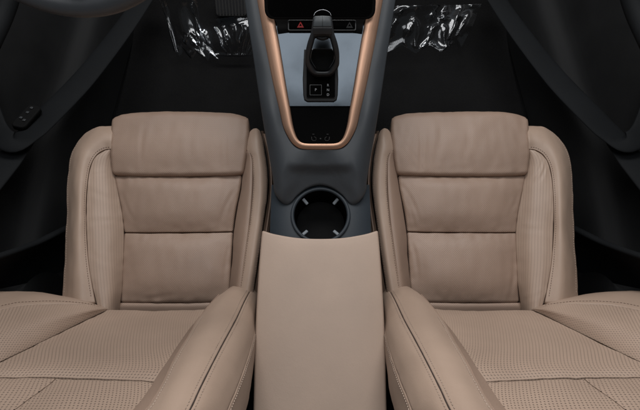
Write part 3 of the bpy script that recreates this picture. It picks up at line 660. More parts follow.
# ------------------------------------------------------------------ centre console
con = thing('center_console', 'blue grey centre console with copper trim, cup holder and tan padded armrest between the seats', 'console', (0, .2, 0))
CN = (0, -math.sin(R(23)), math.cos(R(23)))
CE = (0, math.cos(R(23)), math.sin(R(23)))
CNEG = (0, -CN[1], -CN[2])
WCIN = [(-0.1467, 0.6777, 0.6528), (-0.1406, 0.6375, 0.6357), (-0.1324, 0.5913, 0.6161), (-0.1221, 0.5333, 0.5915), (-0.1117, 0.4827, 0.5700), (-0.1001, 0.4279, 0.5467), (-0.0875, 0.3768, 0.5250), (-0.0800, 0.3452, 0.5116), (-0.0714, 0.3264, 0.5036), (-0.0628, 0.3135, 0.4982), (-0.0542, 0.3052, 0.4946), (-0.0442, 0.3004, 0.4926), (-0.0325, 0.2988, 0.4919), (-0.0217, 0.2984, 0.4918), (-0.0108, 0.2982, 0.4917), (0.0000, 0.2982, 0.4917)]
WCOUT = [(-0.1750, 0.6808, 0.6497), (-0.1689, 0.6404, 0.6326), (-0.1629, 0.5941, 0.6129), (-0.1538, 0.5365, 0.5874), (-0.1459, 0.4869, 0.5642), (-0.1380, 0.4335, 0.5382), (-0.1305, 0.3839, 0.5129), (-0.1221, 0.3338, 0.4872), (-0.1139, 0.2870, 0.4630), (-0.1074, 0.2459, 0.4467), (-0.1029, 0.2163, 0.4374), (-0.0883, 0.1969, 0.4324), (-0.0684, 0.1901, 0.4317), (-0.0507, 0.2074, 0.4390), (-0.0276, 0.2247, 0.4431), (0.0000, 0.2326, 0.4443)]
YS = (0.0000, 0.2717, 0.4805)[1]                                # where the recess above the cup holder starts
net = []
full_i = WCIN+[(-p[0], p[1], p[2]) for p in WCIN[-2::-1]]
full_o = WCOUT+[(-p[0], p[1], p[2]) for p in WCOUT[-2::-1]]
nU = len(full_i)
for k in range(nU):
    a = np.array(full_i[k]); b = np.array(full_o[k]); row = []
    e = min(k, nU-1-k)
    sc_ = max(0., min(1., (e-10)/3.5)); sc_ = sc_*sc_*(3-2*sc_)
    for j in range(19):
        f = j/18
        p = a+(b-a)*f
        crown = (.004 if e < 6 else .010)*math.sin(math.pi*f)*(1-sc_)
        g = min(1., max(0., (YS-p[1])/.018)); g = g*g*(3-2*g)
        q = min(1., max(0., (.083-.25*max(0, p[1]-.24)-abs(p[0]))/.026)); q = q*q*(3-2*q)
        dip = -.009*g*q
        row.append(tuple(p+np.array(CN)*(crown+dip)))
    net.append(row)
body = Patch(net, r=(.002, .008, 0, 0), out=CN)
body.build('console_body', M_BODY, con, (26, 100), skirt=.06, skirt_dir=(0, 0, -1))

# copper trim frame
T_OUT = [(-0.1519, 0.6769, 0.6535), (-0.1448, 0.6367, 0.6365), (-0.1355, 0.5906, 0.6169), (-0.1241, 0.5326, 0.5923), (-0.1137, 0.4821, 0.5708), (-0.1018, 0.4274, 0.5476), (-0.0885, 0.3763, 0.5259), (-0.0808, 0.3447, 0.5125), (-0.0718, 0.3259, 0.5045), (-0.0632, 0.3130, 0.4991), (-0.0541, 0.3047, 0.4955), (-0.0442, 0.2996, 0.4933), (-0.0325, 0.2976, 0.4925), (-0.0217, 0.2972, 0.4923), (-0.0108, 0.2970, 0.4923), (0.0000, 0.2970, 0.4923)]
T_IN = [(-0.1272, 0.6754, 0.6551), (-0.1190, 0.6353, 0.6380), (-0.1076, 0.5892, 0.6185), (-0.0929, 0.5352, 0.5955), (-0.0825, 0.4809, 0.5725), (-0.0730, 0.4263, 0.5493), (-0.0633, 0.3753, 0.5277), (-0.0584, 0.3477, 0.5160), (-0.0535, 0.3309, 0.5088), (-0.0484, 0.3201, 0.5042), (-0.0421, 0.3135, 0.5014), (-0.0357, 0.3108, 0.5003), (-0.0270, 0.3098, 0.4999), (-0.0173, 0.3096, 0.4998), (-0.0086, 0.3096, 0.4998), (0.0000, 0.3096, 0.4998)]
to = T_OUT+[(-p[0], p[1], p[2]) for p in T_OUT[-2::-1]]
ti = T_IN+[(-p[0], p[1], p[2]) for p in T_IN[-2::-1]]
net = []
for k in range(nU):
    a = np.array(to[k]); b = np.array(ti[k])
    net.append([tuple(a+(b-a)*f+np.array(CN)*h) for f, h in ((0, .0), (.35, .0022), (.7, .0024), (1, .0))])
trim = Patch(net, r=(.0022, .0022, 0, 0), out=CN)
trim.build('trim_frame', M_COPPER, con, (10, 90), skirt=.02, skirt_dir=CNEG)

# gloss panel and pad inside the frame
gp = Patch([[(-0.1410, 0.6920, 0.6523), (-0.0427, 0.6920, 0.6523), (0.0427, 0.6920, 0.6523), (0.1410, 0.6920, 0.6523)],
            [(-0.1159, 0.5955, 0.6114), (-0.0386, 0.5955, 0.6114), (0.0386, 0.5955, 0.6114), (0.1159, 0.5955, 0.6114)],
            [(-0.0907, 0.4863, 0.5650), (-0.0302, 0.4863, 0.5650), (0.0302, 0.4863, 0.5650), (0.0907, 0.4863, 0.5650)],
            [(-0.0673, 0.3878, 0.5232), (-0.0217, 0.3878, 0.5232), (0.0217, 0.3878, 0.5232), (0.0673, 0.3878, 0.5232)]], r=0, out=CN)
gp.build('gloss_panel', M_PANEL, con, (8, 12), skirt=0)
padnet = [[(-0.0717, 0.3938, 0.5236), (-0.0348, 0.3938, 0.5236), (0.0000, 0.3938, 0.5236), (0.0348, 0.3938, 0.5236), (0.0717, 0.3938, 0.5236)],
          [(-0.0610, 0.3530, 0.5063), (-0.0305, 0.3530, 0.5063), (0.0000, 0.3530, 0.5063), (0.0305, 0.3530, 0.5063), (0.0610, 0.3530, 0.5063)],
          [(-0.0502, 0.3251, 0.4944), (-0.0262, 0.3251, 0.4944), (0.0000, 0.3251, 0.4944), (0.0262, 0.3251, 0.4944), (0.0502, 0.3251, 0.4944)],
          [(-0.0371, 0.3091, 0.4876), (-0.0196, 0.3091, 0.4876), (0.0000, 0.3091, 0.4876), (0.0196, 0.3091, 0.4876), (0.0371, 0.3091, 0.4876)]]
pad = Patch(padnet, r=(0, 0, .003, 0), out=CN)
pad_o = pad.build('charging_pad', M_WELL, con, (10, 12), skirt=0)
# printed seat heating icons on the pad
c0 = np.array((0.0011, 0.3237, 0.4943)); EX = np.array((1., 0, 0)); EY = np.array(CE)
def icon_line(pts, w, parent, mat, o, name='icon'):
    return tube(name, [o+EX*x+EY*y for x, y in pts], w, mat, parent, seg=5, up=CN)
for sx in (-1, 1):
    icon_line([(sx*.0195, .004), (sx*.0190, -.002), (sx*.0165, -.0045), (sx*.011, -.0045), (sx*.0095, -.002), (sx*.0100, .002), (sx*.014, .004)], .0006, pad_o, M_GREYPRINT, c0)
    prism('icon', rrect(-.0022, -.0006, .0022, .0006, .0004), c0+EX*sx*.0155+EY*.0095, EX, EY, .0004, M_GREYPRINT, pad_o, bev=.0001)
prism('icon', rrect(-.0016, -.0012, .0016, .0012, .0008), c0, EX, EY, .0004, M_GREYPRINT, pad_o, bev=.0001)

# dark ledge at the head of the tray
led = Patch([[(-0.1236, 0.6497, 0.6398), (0.0000, 0.6497, 0.6398), (0.1236, 0.6497, 0.6398)],
             [(-0.1112, 0.5804, 0.6104), (0.0000, 0.5804, 0.6104), (0.1112, 0.5804, 0.6104)],
             [(-0.0943, 0.5494, 0.5972), (0.0000, 0.5533, 0.5989), (0.0943, 0.5494, 0.5972)],
             [(-0.0922, 0.5359, 0.5915), (0.0000, 0.5417, 0.5939), (0.0922, 0.5359, 0.5915)],
             [(-0.0904, 0.5287, 0.5841), (0.0000, 0.5384, 0.5882), (0.0904, 0.5287, 0.5841)]], r=0, out=CN)
led.build('ledge', M_DEEP, con, (10, 16), skirt=0)

# switch strip with the hazard button
so = np.array((0.0043, 0.5403, 0.5988))
kx = float(np.linalg.norm(np.array((0.0683, 0.5403, 0.5988))-np.array((-0.0597, 0.5403, 0.5988))))/60
ky = float(np.linalg.norm(np.array((0.0043, 0.5307, 0.5947))-np.array((0.0043, 0.5500, 0.6029))))/10
rim = prism('switch_strip', rrect(-34.5*kx, -5.8*ky, 34.5*kx, 5.4*ky, .004), so-np.array(CN)*.006, EX, EY, .006, M_RIM, con, bev=.0015)
prism('switch_face', rrect(-33.2*kx, -4.7*ky, 33.2*kx, 4.4*ky, .003), so-np.array(CN)*.001, EX, EY, .0016, M_WELL, rim, bev=.0004)
hz = so+np.array(CN)*.0009
def tri(cx, cy, h, mat, name):
    pts = [(-h*.58, -h*.45), (h*.58, -h*.45), (0, h*.55)]
    o = hz+EX*cx*kx+EY*cy*ky
    pl = [np.array(p) for p in pts]
    inner = [p*.42 for p in pl]
    V = [o+EX*p[0]+EY*p[1]+np.array(CN)*z for z in (0, .0004) for p in pl+inner]
    F = []
    for i in range(3):
        j = (i+1) % 3
        F += [(6+i, 6+j, 9+j, 9+i), (i, j, 6+j, 6+i), (3+j, 3+i, 9+i, 9+j)]
    return link(name, V, F, mat, rim, smooth=False)
tri(-21.5, 0, 6.0*ky, M_RED, 'hazard_triangle')
tri(27.5, -.3, 6.0*ky, M_GREYPRINT, 'airbag_symbol')

# gear selector: base plate with buttons, loop handle
gs = prism('gear_selector', [((px-320.5)*kx, (83-py)*ky) for px, py in ((304,101), (303,96), (302.5,80), (304,50), (337,50), (338.5,80), (338,96), (337,101), (334,103), (307,103))],
           np.array((0.0011, 0.4366, 0.5374)), EX, EY, .012, M_BLACK, con, bev=.002)
plate = prism('selector_plate', rrect(-14.8*kx, -15.7*ky, 14.8*kx, 25.5*ky, .004), np.array((0.0017, 0.4299, 0.5476)), EX, EY, .0022, M_RIM, gs, bev=.0008)
prism('selector_plate', rrect(-14.4*kx, -15.2*ky, 14.4*kx, 25*ky, .0036), np.array((0.0017, 0.4292, 0.5486)), EX, EY, .0016, M_WELL, gs, bev=.0004)
pb = np.array((-0.0092, 0.4147, 0.5441))
prism('park_button', rrect(-6.1*kx, -5.4*ky, 6.1*kx, 5.4*ky, .0016), pb, EX, EY, .0008, M_RIM, gs, bev=.0003)
prism('park_button', rrect(-5.6*kx, -4.9*ky, 5.6*kx, 4.9*ky, .0014), pb, EX, EY, .0013, M_WELL, gs, bev=.0003)
lettering('lettering', 'P', 3.8*ky, pb+np.array(CN)*.0015, EX, EY, M_WHITE, gs)
for ch, py in (('R', 85.2), ('N', 90), ('D', 94.8)):
    lettering('lettering', ch, 3.5*ky, np.array((0.0172, 0.4145, 0.5443))+EY*(90-py)*ky, EX, EY, M_WHITE, gs)

# loop handle (outer and inner outlines, half, from the top down)
LOOP = [
    ((0.0049, 0.5040, 0.6746), (0.0050, 0.4728, 0.6505)), ((-0.0069, 0.5038, 0.6745), (-0.0030, 0.4726, 0.6505)), ((-0.0134, 0.5020, 0.6727), (-0.0092, 0.4722, 0.6492)),
    ((-0.0163, 0.4896, 0.6642), (-0.0112, 0.4702, 0.6462)), ((-0.0187, 0.4778, 0.6548), (-0.0135, 0.4648, 0.6406)), ((-0.0249, 0.4654, 0.6430), (-0.0162, 0.4588, 0.6326)),
    ((-0.0291, 0.4539, 0.6295), (-0.0191, 0.4520, 0.6222)), ((-0.0302, 0.4452, 0.6149), (-0.0205, 0.4470, 0.6124)), ((-0.0297, 0.4400, 0.6018), (-0.0186, 0.4434, 0.6022)),
    ((-0.0239, 0.4352, 0.5911), (-0.0135, 0.4400, 0.5931)), ((-0.0157, 0.4302, 0.5825), (-0.0084, 0.4366, 0.5863)), ((-0.0063, 0.4284, 0.5796), (-0.0021, 0.4357, 0.5848)), ((0.0052, 0.4281, 0.5794), (0.0052, 0.4355, 0.5847))]
cx0 = LOOP[0][0][0]
lo = LOOP+[((2*cx0-a[0], a[1], a[2]), (2*cx0-b[0], b[1], b[2])) for a, b in LOOP[-2:0:-1]]
oc = np.array([a for a, b in lo]); ic = np.array([b for a, b in lo])
def dens(P, n=72):
    Q = np.vstack([P[-3:], P, P[:4]]); m = len(P)
    t = (3+np.arange(n)*m/n)/(len(Q)-1)
    return cr_basis(t, len(Q)) @ Q
oc, ic = dens(oc), dens(ic)
V = []; F = []; SEG = 14
TH = .013
for o_, i_ in zip(oc, ic):
    c = (o_+i_)/2; h = (o_-i_)/2
    for k in range(SEG):
        a = 2*math.pi*k/SEG; ca, sa_ = math.cos(a), math.sin(a)
        ex = math.copysign(abs(ca)**.55, ca); ey = math.copysign(abs(sa_)**.55, sa_)
        V.append(c+h*ex+np.array(CN)*(ey*TH-TH))
n = len(oc)
for i in range(n):
    for k in range(SEG):
        j = (i+1) % n; F.append((i*SEG+k, i*SEG+(k+1) % SEG, j*SEG+(k+1) % SEG, j*SEG+k))
link('handle', V, F, M_HANDLE, gs)
cap = Patch([[(-0.0106, 0.5003, 0.6747), (0.0049, 0.5003, 0.6763), (0.0205, 0.5003, 0.6747)],
             [(-0.0126, 0.4917, 0.6705), (0.0049, 0.4907, 0.6717), (0.0225, 0.4917, 0.6705)],
             [(-0.0138, 0.4826, 0.6639), (0.0049, 0.4816, 0.6651), (0.0237, 0.4826, 0.6639)]], r=.002, out=CN)
cap.build('handle_cap', M_CAP_LIT, gs, (10, 8), skirt=.006, skirt_dir=CNEG)
ca2 = Patch([[(-0.0140, 0.4821, 0.6634), (0.0049, 0.4811, 0.6646), (0.0239, 0.4821, 0.6634)],
             [(-0.0147, 0.4777, 0.6580), (0.0050, 0.4771, 0.6589), (0.0246, 0.4777, 0.6580)],
             [(-0.0136, 0.4737, 0.6509), (0.0050, 0.4738, 0.6520), (0.0235, 0.4737, 0.6509)]], r=.0015, out=CN)
ca2.build('handle_cap', M_HANDLE, gs, (10, 8), skirt=.006, skirt_dir=CNEG)
tube('handle_seam', [(0.0049, 0.4987, 0.6754), (0.0049, 0.4905, 0.6719), (0.0049, 0.4821, 0.6658)], .0004, M_BLACK, gs, seg=5)
tube('handle_ring', [(-0.0125, 0.4919, 0.6847), (-0.0093, 0.4975, 0.6871), (-0.0029, 0.5014, 0.6887), (0.0049, 0.5028, 0.6893), (0.0126, 0.5014, 0.6887), (0.0191, 0.4975, 0.6871), (0.0222, 0.4919, 0.6847)], .0006, M_CHROME, gs, seg=8, res=28)
tube('handle_button', [(-0.0061, 0.4790, 0.6379), (0.0051, 0.4760, 0.6367), (0.0162, 0.4790, 0.6379)], .004, M_BLACK, gs, seg=8, res=10)
# boot inside the loop
boot = Patch([[(-0.0187, 0.4745, 0.6034), (-0.0083, 0.4742, 0.6055), (0.0052, 0.4742, 0.6055), (0.0187, 0.4742, 0.6055), (0.0291, 0.4745, 0.6034)],
              [(-0.0220, 0.4632, 0.5900), (-0.0084, 0.4668, 0.5850), (0.0053, 0.4680, 0.5833), (0.0190, 0.4668, 0.5850), (0.0325, 0.4632, 0.5900)],
              [(-0.0170, 0.4461, 0.5718), (-0.0064, 0.4476, 0.5660), (0.0053, 0.4476, 0.5660), (0.0171, 0.4476, 0.5660), (0.0276, 0.4461, 0.5718)]], r=.002, out=CN)
boot.build('selector_boot', M_DEEP, gs, (10, 10), skirt=.03, skirt_dir=CNEG)
for sx in (-1, 1):
    tube('boot_edge', [(0.0052, 0.4717, 0.6088)+np.array((sx*.020, 0, 0)), (0.0052, 0.4654, 0.6039)+np.array((sx*.0235, 0, 0)), (0.0052, 0.4570, 0.5917)+np.array((sx*.024, 0, 0)), (0.0053, 0.4445, 0.5777)+np.array((sx*.013, 0, 0))], .0007, M_CHROME, gs, seg=5, res=12)

# cup holder and the lower tier around it
cc = np.array((0.0011, 0.1703, 0.4250)); rad = 29.0/520*1.150
tv = []; tf = []; NS = 96
for k in range(NS):
    a = 2*math.pi*k/NS; ca, sa_ = math.cos(a), math.sin(a)
    hx0, hy0, hy1 = .111, .095, .075
    sc_ = min(hx0/max(abs(ca), 1e-6), (hy1 if sa_ > 0 else hy0)/max(abs(sa_), 1e-6))
    x, y = ca*sc_, sa_*sc_
    tv += [cc+np.array((ca*rad*.97, sa_*rad*.97, 0)), cc+np.array((x*.985, y*.985, 0)), cc+np.array((x, y, -.004)), cc+np.array((x, y, -.06))]
for k in range(NS):
    j = (k+1) % NS
    for q in range(3): tf.append((k*4+q, k*4+q+1, j*4+q+1, j*4+q))
link('lower_tier', tv, tf, M_TIER, con)
prof = [(rad*1.03, -.001), (rad*1.03, .003), (rad*1.01, .0052), (rad*.965, .0060), (rad*.925, .0050), (rad*.905, .002), (rad*.895, -.004), (rad*.88, -.05), (rad*.85, -.095), (rad*.80, -.102), (0.0005, -.103)]
lv = []; lf = []
for r_, z_ in prof:
    for k in range(64):
        a = 2*math.pi*k/64; lv.append(cc+np.array((r_*math.cos(a), r_*math.sin(a), z_)))
for q in range(len(prof)-1):
    for k in range(64):
        j = (k+1) % 64; lf.append((q*64+k, q*64+j, (q+1)*64+j, (q+1)*64+k)[::-1])
prof2 = len([p for p in prof if p[0] >= rad*.92])
cup = link('cup_holder', lv, lf, M_WELL, con)
cup.data.materials.append(M_TIER)
for i, p in enumerate(cup.data.polygons):
    if i < 64*5: p.material_index = 1
for a in (47, 133, 227, 313):
    ca, sa_ = math.cos(R(a)), math.sin(R(a))
    e1 = np.array((-sa_, ca, 0)); e2 = np.array((ca, sa_, 0))
    prism('lug', rrect(-.0036, -.002, .0036, .015, .002), cc+e2*rad*.90+np.array((0, 0, -.012)), e1, -e2*.93+np.array((0, 0, -.36)), .006, M_LUG, cup, bev=.002)
tube('liner_ring', [cc+np.array((rad*.66*math.cos(2*math.pi*k/48), rad*.66*math.sin(2*math.pi*k/48), -.1025)) for k in range(48)], .0012, M_BLACK, cup, seg=6, closed=True)

# padded armrest
arm = Patch([
    [(-0.1222, 0.1234, 0.4720), (-0.0934, 0.1134, 0.4760), (-0.0475, 0.1048, 0.4780), (0.0000, 0.1027, 0.4780), (0.0475, 0.1048, 0.4780), (0.0934, 0.1134, 0.4760), (0.1222, 0.1234, 0.4720)],
    [(-0.1244, 0.0786, 0.4740), (-0.0921, 0.0755, 0.4780), (-0.0469, 0.0728, 0.4800), (0.0000, 0.0728, 0.4800), (0.0469, 0.0728, 0.4800), (0.0921, 0.0755, 0.4780), (0.1244, 0.0786, 0.4740)],
    [(-0.1272, -0.0239, 0.4740), (-0.0930, -0.0248, 0.4790), (-0.0474, -0.0251, 0.4810), (0.0000, -0.0251, 0.4810), (0.0474, -0.0251, 0.4810), (0.0930, -0.0248, 0.4790), (0.1272, -0.0239, 0.4740)],
    [(-0.1270, -0.1199, 0.4740), (-0.0919, -0.1203, 0.4790), (-0.0459, -0.1205, 0.4810), (0.0000, -0.1205, 0.4810), (0.0459, -0.1205, 0.4810), (0.0919, -0.1203, 0.4790), (0.1270, -0.1199, 0.4740)],
    [(-0.1253, -0.2274, 0.4730), (-0.0905, -0.2273, 0.4780), (-0.0461, -0.2273, 0.4800), (0.0000, -0.2273, 0.4800), (0.0461, -0.2273, 0.4800), (0.0905, -0.2273, 0.4780), (0.1253, -0.2274, 0.4730)],
    [(-0.1239, -0.3278, 0.4700), (-0.0894, -0.3273, 0.4740), (-0.0446, -0.3270, 0.4760), (0.0000, -0.3270, 0.4760), (0.0446, -0.3270, 0.4760), (0.0894, -0.3273, 0.4740), (0.1239, -0.3278, 0.4700)]],
    r=(.008, .008, .008, .03), wr=.0003, out=UP)
arm.build('armrest', M_LID, con, (26, 40), skirt=.06, skirt_dir=(0, 0, -1), close=True)
# body of the console down to the floor
prism('console_base', rrect(-.095, -.46, .095, .42, .03), np.array((0, .2, 0)), (1, 0, 0), (0, 1, 0), .36, M_DEEP, con, bev=.01)
tun = Patch([[(-.10, .40, .33), (-.07, .40, .36), (.07, .40, .36), (.10, .40, .33)],
             [(-.12, .62, .45), (-.08, .62, .50), (.08, .62, .50), (.12, .62, .45)],
             [(-.14, .80, .52), (-.10, .80, .58), (.10, .80, .58), (.14, .80, .52)]], r=0, out=UP)
tun.build('console_neck', M_DEEP, con, (8, 8), skirt=.3, skirt_dir=(0, 0, -1))

# ------------------------------------------------------------------ centre screen
s0 = np.array((0.0000, 0.5489, 0.6090))
ks = float(np.linalg.norm(np.array((0.1145, 0.5489, 0.6090))-np.array((-0.1145, 0.5489, 0.6090))))/108
scr = thing('touchscreen', 'black portrait touchscreen with rounded lower corners above the gear selector', 'screen', tuple(s0))
sdir = np.array((0, math.cos(R(52)), math.sin(R(52))))
prism('screen_housing', rrect(-54.5*ks, 0, 54.5*ks, .30, .018), s0, EX, sdir, .012, M_DEEP, scr, bev=.004)
prism('screen_glass', rrect(-51*ks, .006, 51*ks, .294, .015), s0+np.cross(EX, sdir)*.0115, EX, sdir, .0015, M_WELL, scr, bev=.0006)

# ------------------------------------------------------------------ floor
def struct(name, net, mat, **k):
    o = Patch(net, r=0, out=UP).build(name, mat, None, k.get('n', (30, 40)), skirt=0)
    o['kind'] = 'structure'; return o
struct('floor', [[(x, y, z) for x in (-1.6, -.8, -.3, 0, .3, .8, 1.6)] for y, z in ((-1.2, 0), (-.5, 0), (.2, 0), (.7, 0), (.95, .02), (1.15, .12), (1.35, .33), (1.5, .60), (1.6, .95))], M_CARPET)

# ------------------------------------------------------------------ doors
def build_door(label, side):
    t = thing('door_card', label, 'door card', (-.85*side, .4, 0), 'front door panels'); t['kind'] = 'thing'
    MIRROR[0] = side
    ys = (-.5, -.2, .1, .4, .7, 1.0, 1.3)
    sec = [(.70, .02), (.715, .12), (.735, .20), (.78, .23), (.80, .34), (.83, .48), (.87, .62), (.90, .80)]
    net = []
    for y in ys:
        k = max(0, (y-.4))*.10
        net.append([(-(x-k)*side, y, z) for x, z in sec])
    p = Patch(net, r=0, out=(side, 0, .5)); p.build('door_skin', M_DOOR, t, (30, 30), skirt=0)
    band = [(-0.5441, 1.0425, 0.1700), (-0.5904, 0.8756, 0.2000), (-0.6302, 0.7329, 0.2350), (-0.6605, 0.6050, 0.2800), (-0.6922, 0.4851, 0.3300), (-0.7081, 0.4059, 0.3700), (-0.7177, 0.3633, 0.4000), (-0.7406, 0.3635, 0.4100), (-0.7698, 0.3900, 0.4100), (-0.7993, 0.4438, 0.4200), (-0.8397, 0.5438, 0.4300)]
    tube('armrest_band', [(q[0]*side, q[1], q[2]) for q in band], [.030, .032, .034, .036, .036, .034, .028, .026, .028, .032, .036], M_DOORLT, t, seg=18, flat=.2, res=60)
    tail = [(-0.7171, 0.4001, 0.3600), (-0.7417, 0.3233, 0.3850), (-0.7805, 0.2407, 0.4000), (-0.8319, 0.1338, 0.4200)]
    tube('armrest_band', [(q[0]*side, q[1], q[2]) for q in tail], [.020, .034, .042, .046], M_DOORLT, t, seg=18, flat=.2, res=30)
    # map pocket with a rolled lip
    lip = [(-0.6300, 0.2498, 0.1710), (-0.6600, 0.1964, 0.2332), (-0.6850, 0.1428, 0.3001), (-0.7000, 0.0842, 0.4029), (-0.7200, 0.0272, 0.5159), (-0.7400, -0.0217, 0.6226)]
    tube('map_pocket_lip', [(q[0]*side, q[1], q[2]) for q in lip], .009, M_DOORLT, t, seg=12, flat=.7, res=40)
    fr = Patch(mx([[(-0.6320, 0.2487, 0.1658), (-0.6600, 0.2054, 0.1100), (-0.6800, 0.1521, 0.0703)], [(-0.6620, 0.1952, 0.2284), (-0.6900, 0.1626, 0.1620), (-0.7100, 0.1137, 0.1131)], [(-0.6870, 0.1416, 0.2957), (-0.7150, 0.1164, 0.2271), (-0.7350, 0.0799, 0.1696)], [(-0.7020, 0.0830, 0.3990), (-0.7300, 0.0659, 0.3365), (-0.7500, 0.0370, 0.2829)], [(-0.7420, -0.0228, 0.6196), (-0.7600, -0.0336, 0.5833), (-0.7800, -0.0460, 0.5384)]]), r=0, out=(side, 0, .6))
    fr.build('map_pocket', M_DOORLT, t, (14, 24), skirt=0)
    # sill strip beside the seat
    sl = Patch(mx([[(-0.7397, 0.1084, 0.0600), (-0.7423, 0.0914, 0.0600), (-0.7492, 0.0706, 0.0500)], [(-0.8295, 0.0914, 0.0600), (-0.8285, 0.0716, 0.0600), (-0.8349, 0.0482, 0.0500)], [(-0.9790, 0.0688, 0.0600), (-0.9794, 0.0465, 0.0600), (-0.9866, 0.0259, 0.0500)]]), r=.004, out=UP)
    sl.build('sill_plate', M_TIER, t, (8, 14), skirt=.05, skirt_dir=(0, 0, -1))
    # window line trim at the head of the door
    tr = [(-0.6671, 0.6691, 0.6200), (-0.6710, 0.6182, 0.6100), (-0.6825, 0.5629, 0.6000), (-0.6957, 0.4858, 0.6000)]
    tube('window_trim', [(q[0]*side, q[1], q[2]) for q in tr], .022, M_DOORLT, t, seg=12, res=20)
    return t

dl = build_door('black door panel with window switches, outside the seat facing the pedals', 1)
dr = build_door('black door panel with curved grab band and no switches, beside the empty footwell', -1)
MIRROR[0] = 1
a = np.array((-0.7346, 0.4170, 0.3750)); b = np.array((-0.7202, 0.4822, 0.3500))
ax = (b-a)/np.linalg.norm(b-a); sy = np.cross((0, 0, 1), ax); sy /= np.linalg.norm(sy)
pod = prism('switch_pod', rrect(-.012, -.018, .072, .018, .012), a, ax, sy, .012, M_DEEP, dl, bev=.003)
nz = np.cross(ax, sy)
for u_, v_ in ((.058, .002), (.040, .002), (.018, .006), (.012, -.006)):
    prism('window_switch', rrect(-.0035, -.0035, .0035, .0035, .0015), a+ax*u_+sy*v_+nz*.012, ax, sy, .003, M_SWITCH, pod, bev=.001)

# ------------------------------------------------------------------ steering wheel

wb = np.array((-0.3635, 0.3612, 0.8620))
tilt = R(64)
wx = np.array((1., 0, 0)); wy = np.array((0, math.cos(tilt), math.sin(tilt))); wn = np.cross(wx, wy)
wr_ = .178
wc = wb+wy*wr_
whl = thing('steering_wheel', 'grey leather steering wheel, lower rim showing above the left footwell', 'steering wheel', tuple(wc))
tube('rim', [wc+wx*wr_*math.sin(2*math.pi*k/72)-wy*wr_*math.cos(2*math.pi*k/72) for k in range(72)], .0165, M_WHEEL, whl, seg=16, closed=True, up=tuple(wn))
prism('hub', [(.085*math.cos(2*math.pi*k/32)*(1.1), .075*math.sin(2*math.pi*k/32)) for k in range(32)], wc-wn*.02, wx, wy, .035, M_BLACK, whl, bev=.012)
for a in (90, 0, 180):
    e = -wx*math.cos(R(a))-wy*math.sin(R(a)); f = np.cross(wn, e)
    prism('spoke', [(.06, -.022), (.17, -.016), (.17, .016), (.06, .022)], wc-wn*.012, e, f, .016, M_BLACK, whl, bev=.004)
tube('column', [wc-wn*.02, wc-wn*.25], .04, M_DEEP, whl, seg=20, up=(1, 0, 0))

# ------------------------------------------------------------------ pedal
pw = np.array((-0.2993, 1.0398, 0.1000))
ped = thing('brake_pedal', 'black ribbed brake pedal at the top of the left footwell', 'pedal', tuple(pw))
pe = np.array((0, math.cos(R(50)), math.sin(R(50))))
prism('pad', rrect(-.052, -.045, .052, .045, .012), pw, EX, pe, .014, M_METALPED, ped, bev=.004)
pn = np.cross(EX, pe)
for k in range(9):
    x = -.042+k*.0105
    prism('rib', rrect(x-.0022, -.038, x+.0022, .038, .002), pw+pn*.0138, EX, pe, .004, M_RIM, ped, bev=.0015)
tube('arm', [pw-pn*.002, pw-pn*.05+np.array((0, .05, .06)), pw+np.array((0, .14, .26))], .012, M_BLACK, ped, seg=10, res=14)

# ------------------------------------------------------------------ crumpled protective film
def film_sheet(label, net, seed, ridges, zig=.0, n=(90, 90), amp=.012, wave=.006):
    """film lying in soft waves with a few sharp creases; a crease is (a0, b0, a1, b1, height, width)"""
    p = Patch(net, r=0, out=(0, -.6, .8))
    A = np.linspace(0, 1, n[0]); B = np.linspace(0, 1, n[1])
    a, b = np.meshgrid(A, B); a = a.ravel(); b = b.ravel(); b2 = b.copy()
    if zig:
        z = np.array([abs(((x*3.2+seed*.37) % 1)-.5)*2 for x in a]); b2 = np.clip(b*(1-zig*z), 0, 1)
    P0 = p.raw(a, b2); N0 = p.normal(a, b2); V = []
    for i in range(len(a)):
        h = wave*noise.noise(Vector((a[i]*2.6, b[i]*2.2, seed*2.7)))
        wob = .03*noise.noise(Vector((a[i]*5, b[i]*5, seed+.5)))
        for a0, b0, a1, b1, hh, ww in ridges:
            dx, dy = a1-a0, b1-b0; L2 = dx*dx+dy*dy
            t = ((a[i]-a0)*dx+(b[i]-b0)*dy)/L2; tc = min(1, max(0, t))
            d = math.hypot(a[i]-a0-dx*tc+wob, b[i]-b0-dy*tc)
            h += hh*amp*math.exp(-d/ww)*(.55+.9*noise.noise(Vector((t*3, hh*9, seed))))
        V.append(P0[i]+N0[i]*(h+.012))
    F = [(j*n[0]+i, j*n[0]+i+1, (j+1)*n[0]+i+1, (j+1)*n[0]+i) for j in range(n[1]-1) for i in range(n[0]-1)]
    o = link('plastic_film', V, F, M_FILM)
    tag(o, label, 'plastic film', 'protective films in the footwells')
    return o
film_sheet('tall narrow sheet of clear plastic film in the left footwell, farther from the console',
    [[(-0.5277, 1.0436, 0.1600), (-0.4591, 1.0344, 0.1700), (-0.3945, 1.0344, 0.1700)], [(-0.5180, 1.0066, 0.1000), (-0.4579, 0.9981, 0.1100), (-0.4015, 0.9981, 0.1100)], [(-0.5023, 0.9412, 0.0600), (-0.4412, 0.9252, 0.0700), (-0.3898, 0.9249, 0.0600)], [(-0.4852, 0.8785, 0.0250), (-0.4180, 0.8588, 0.0300), (-0.3304, 0.8464, 0.0250)]], 3,
    [(.05, .1, .1, .95, 1.2, .04), (.85, .25, .95, .75, 1.2, .05), (.4, .75, .9, .62, .8, .05), (.2, .9, .95, .98, 1., .05), (.6, .85, .8, .7, 1.2, .05)], .10, wave=.002)
fan = [(.45+.06*k, .95, .30+.14*k, .25, .9+.3*(k % 2), .022) for k in range(7)]
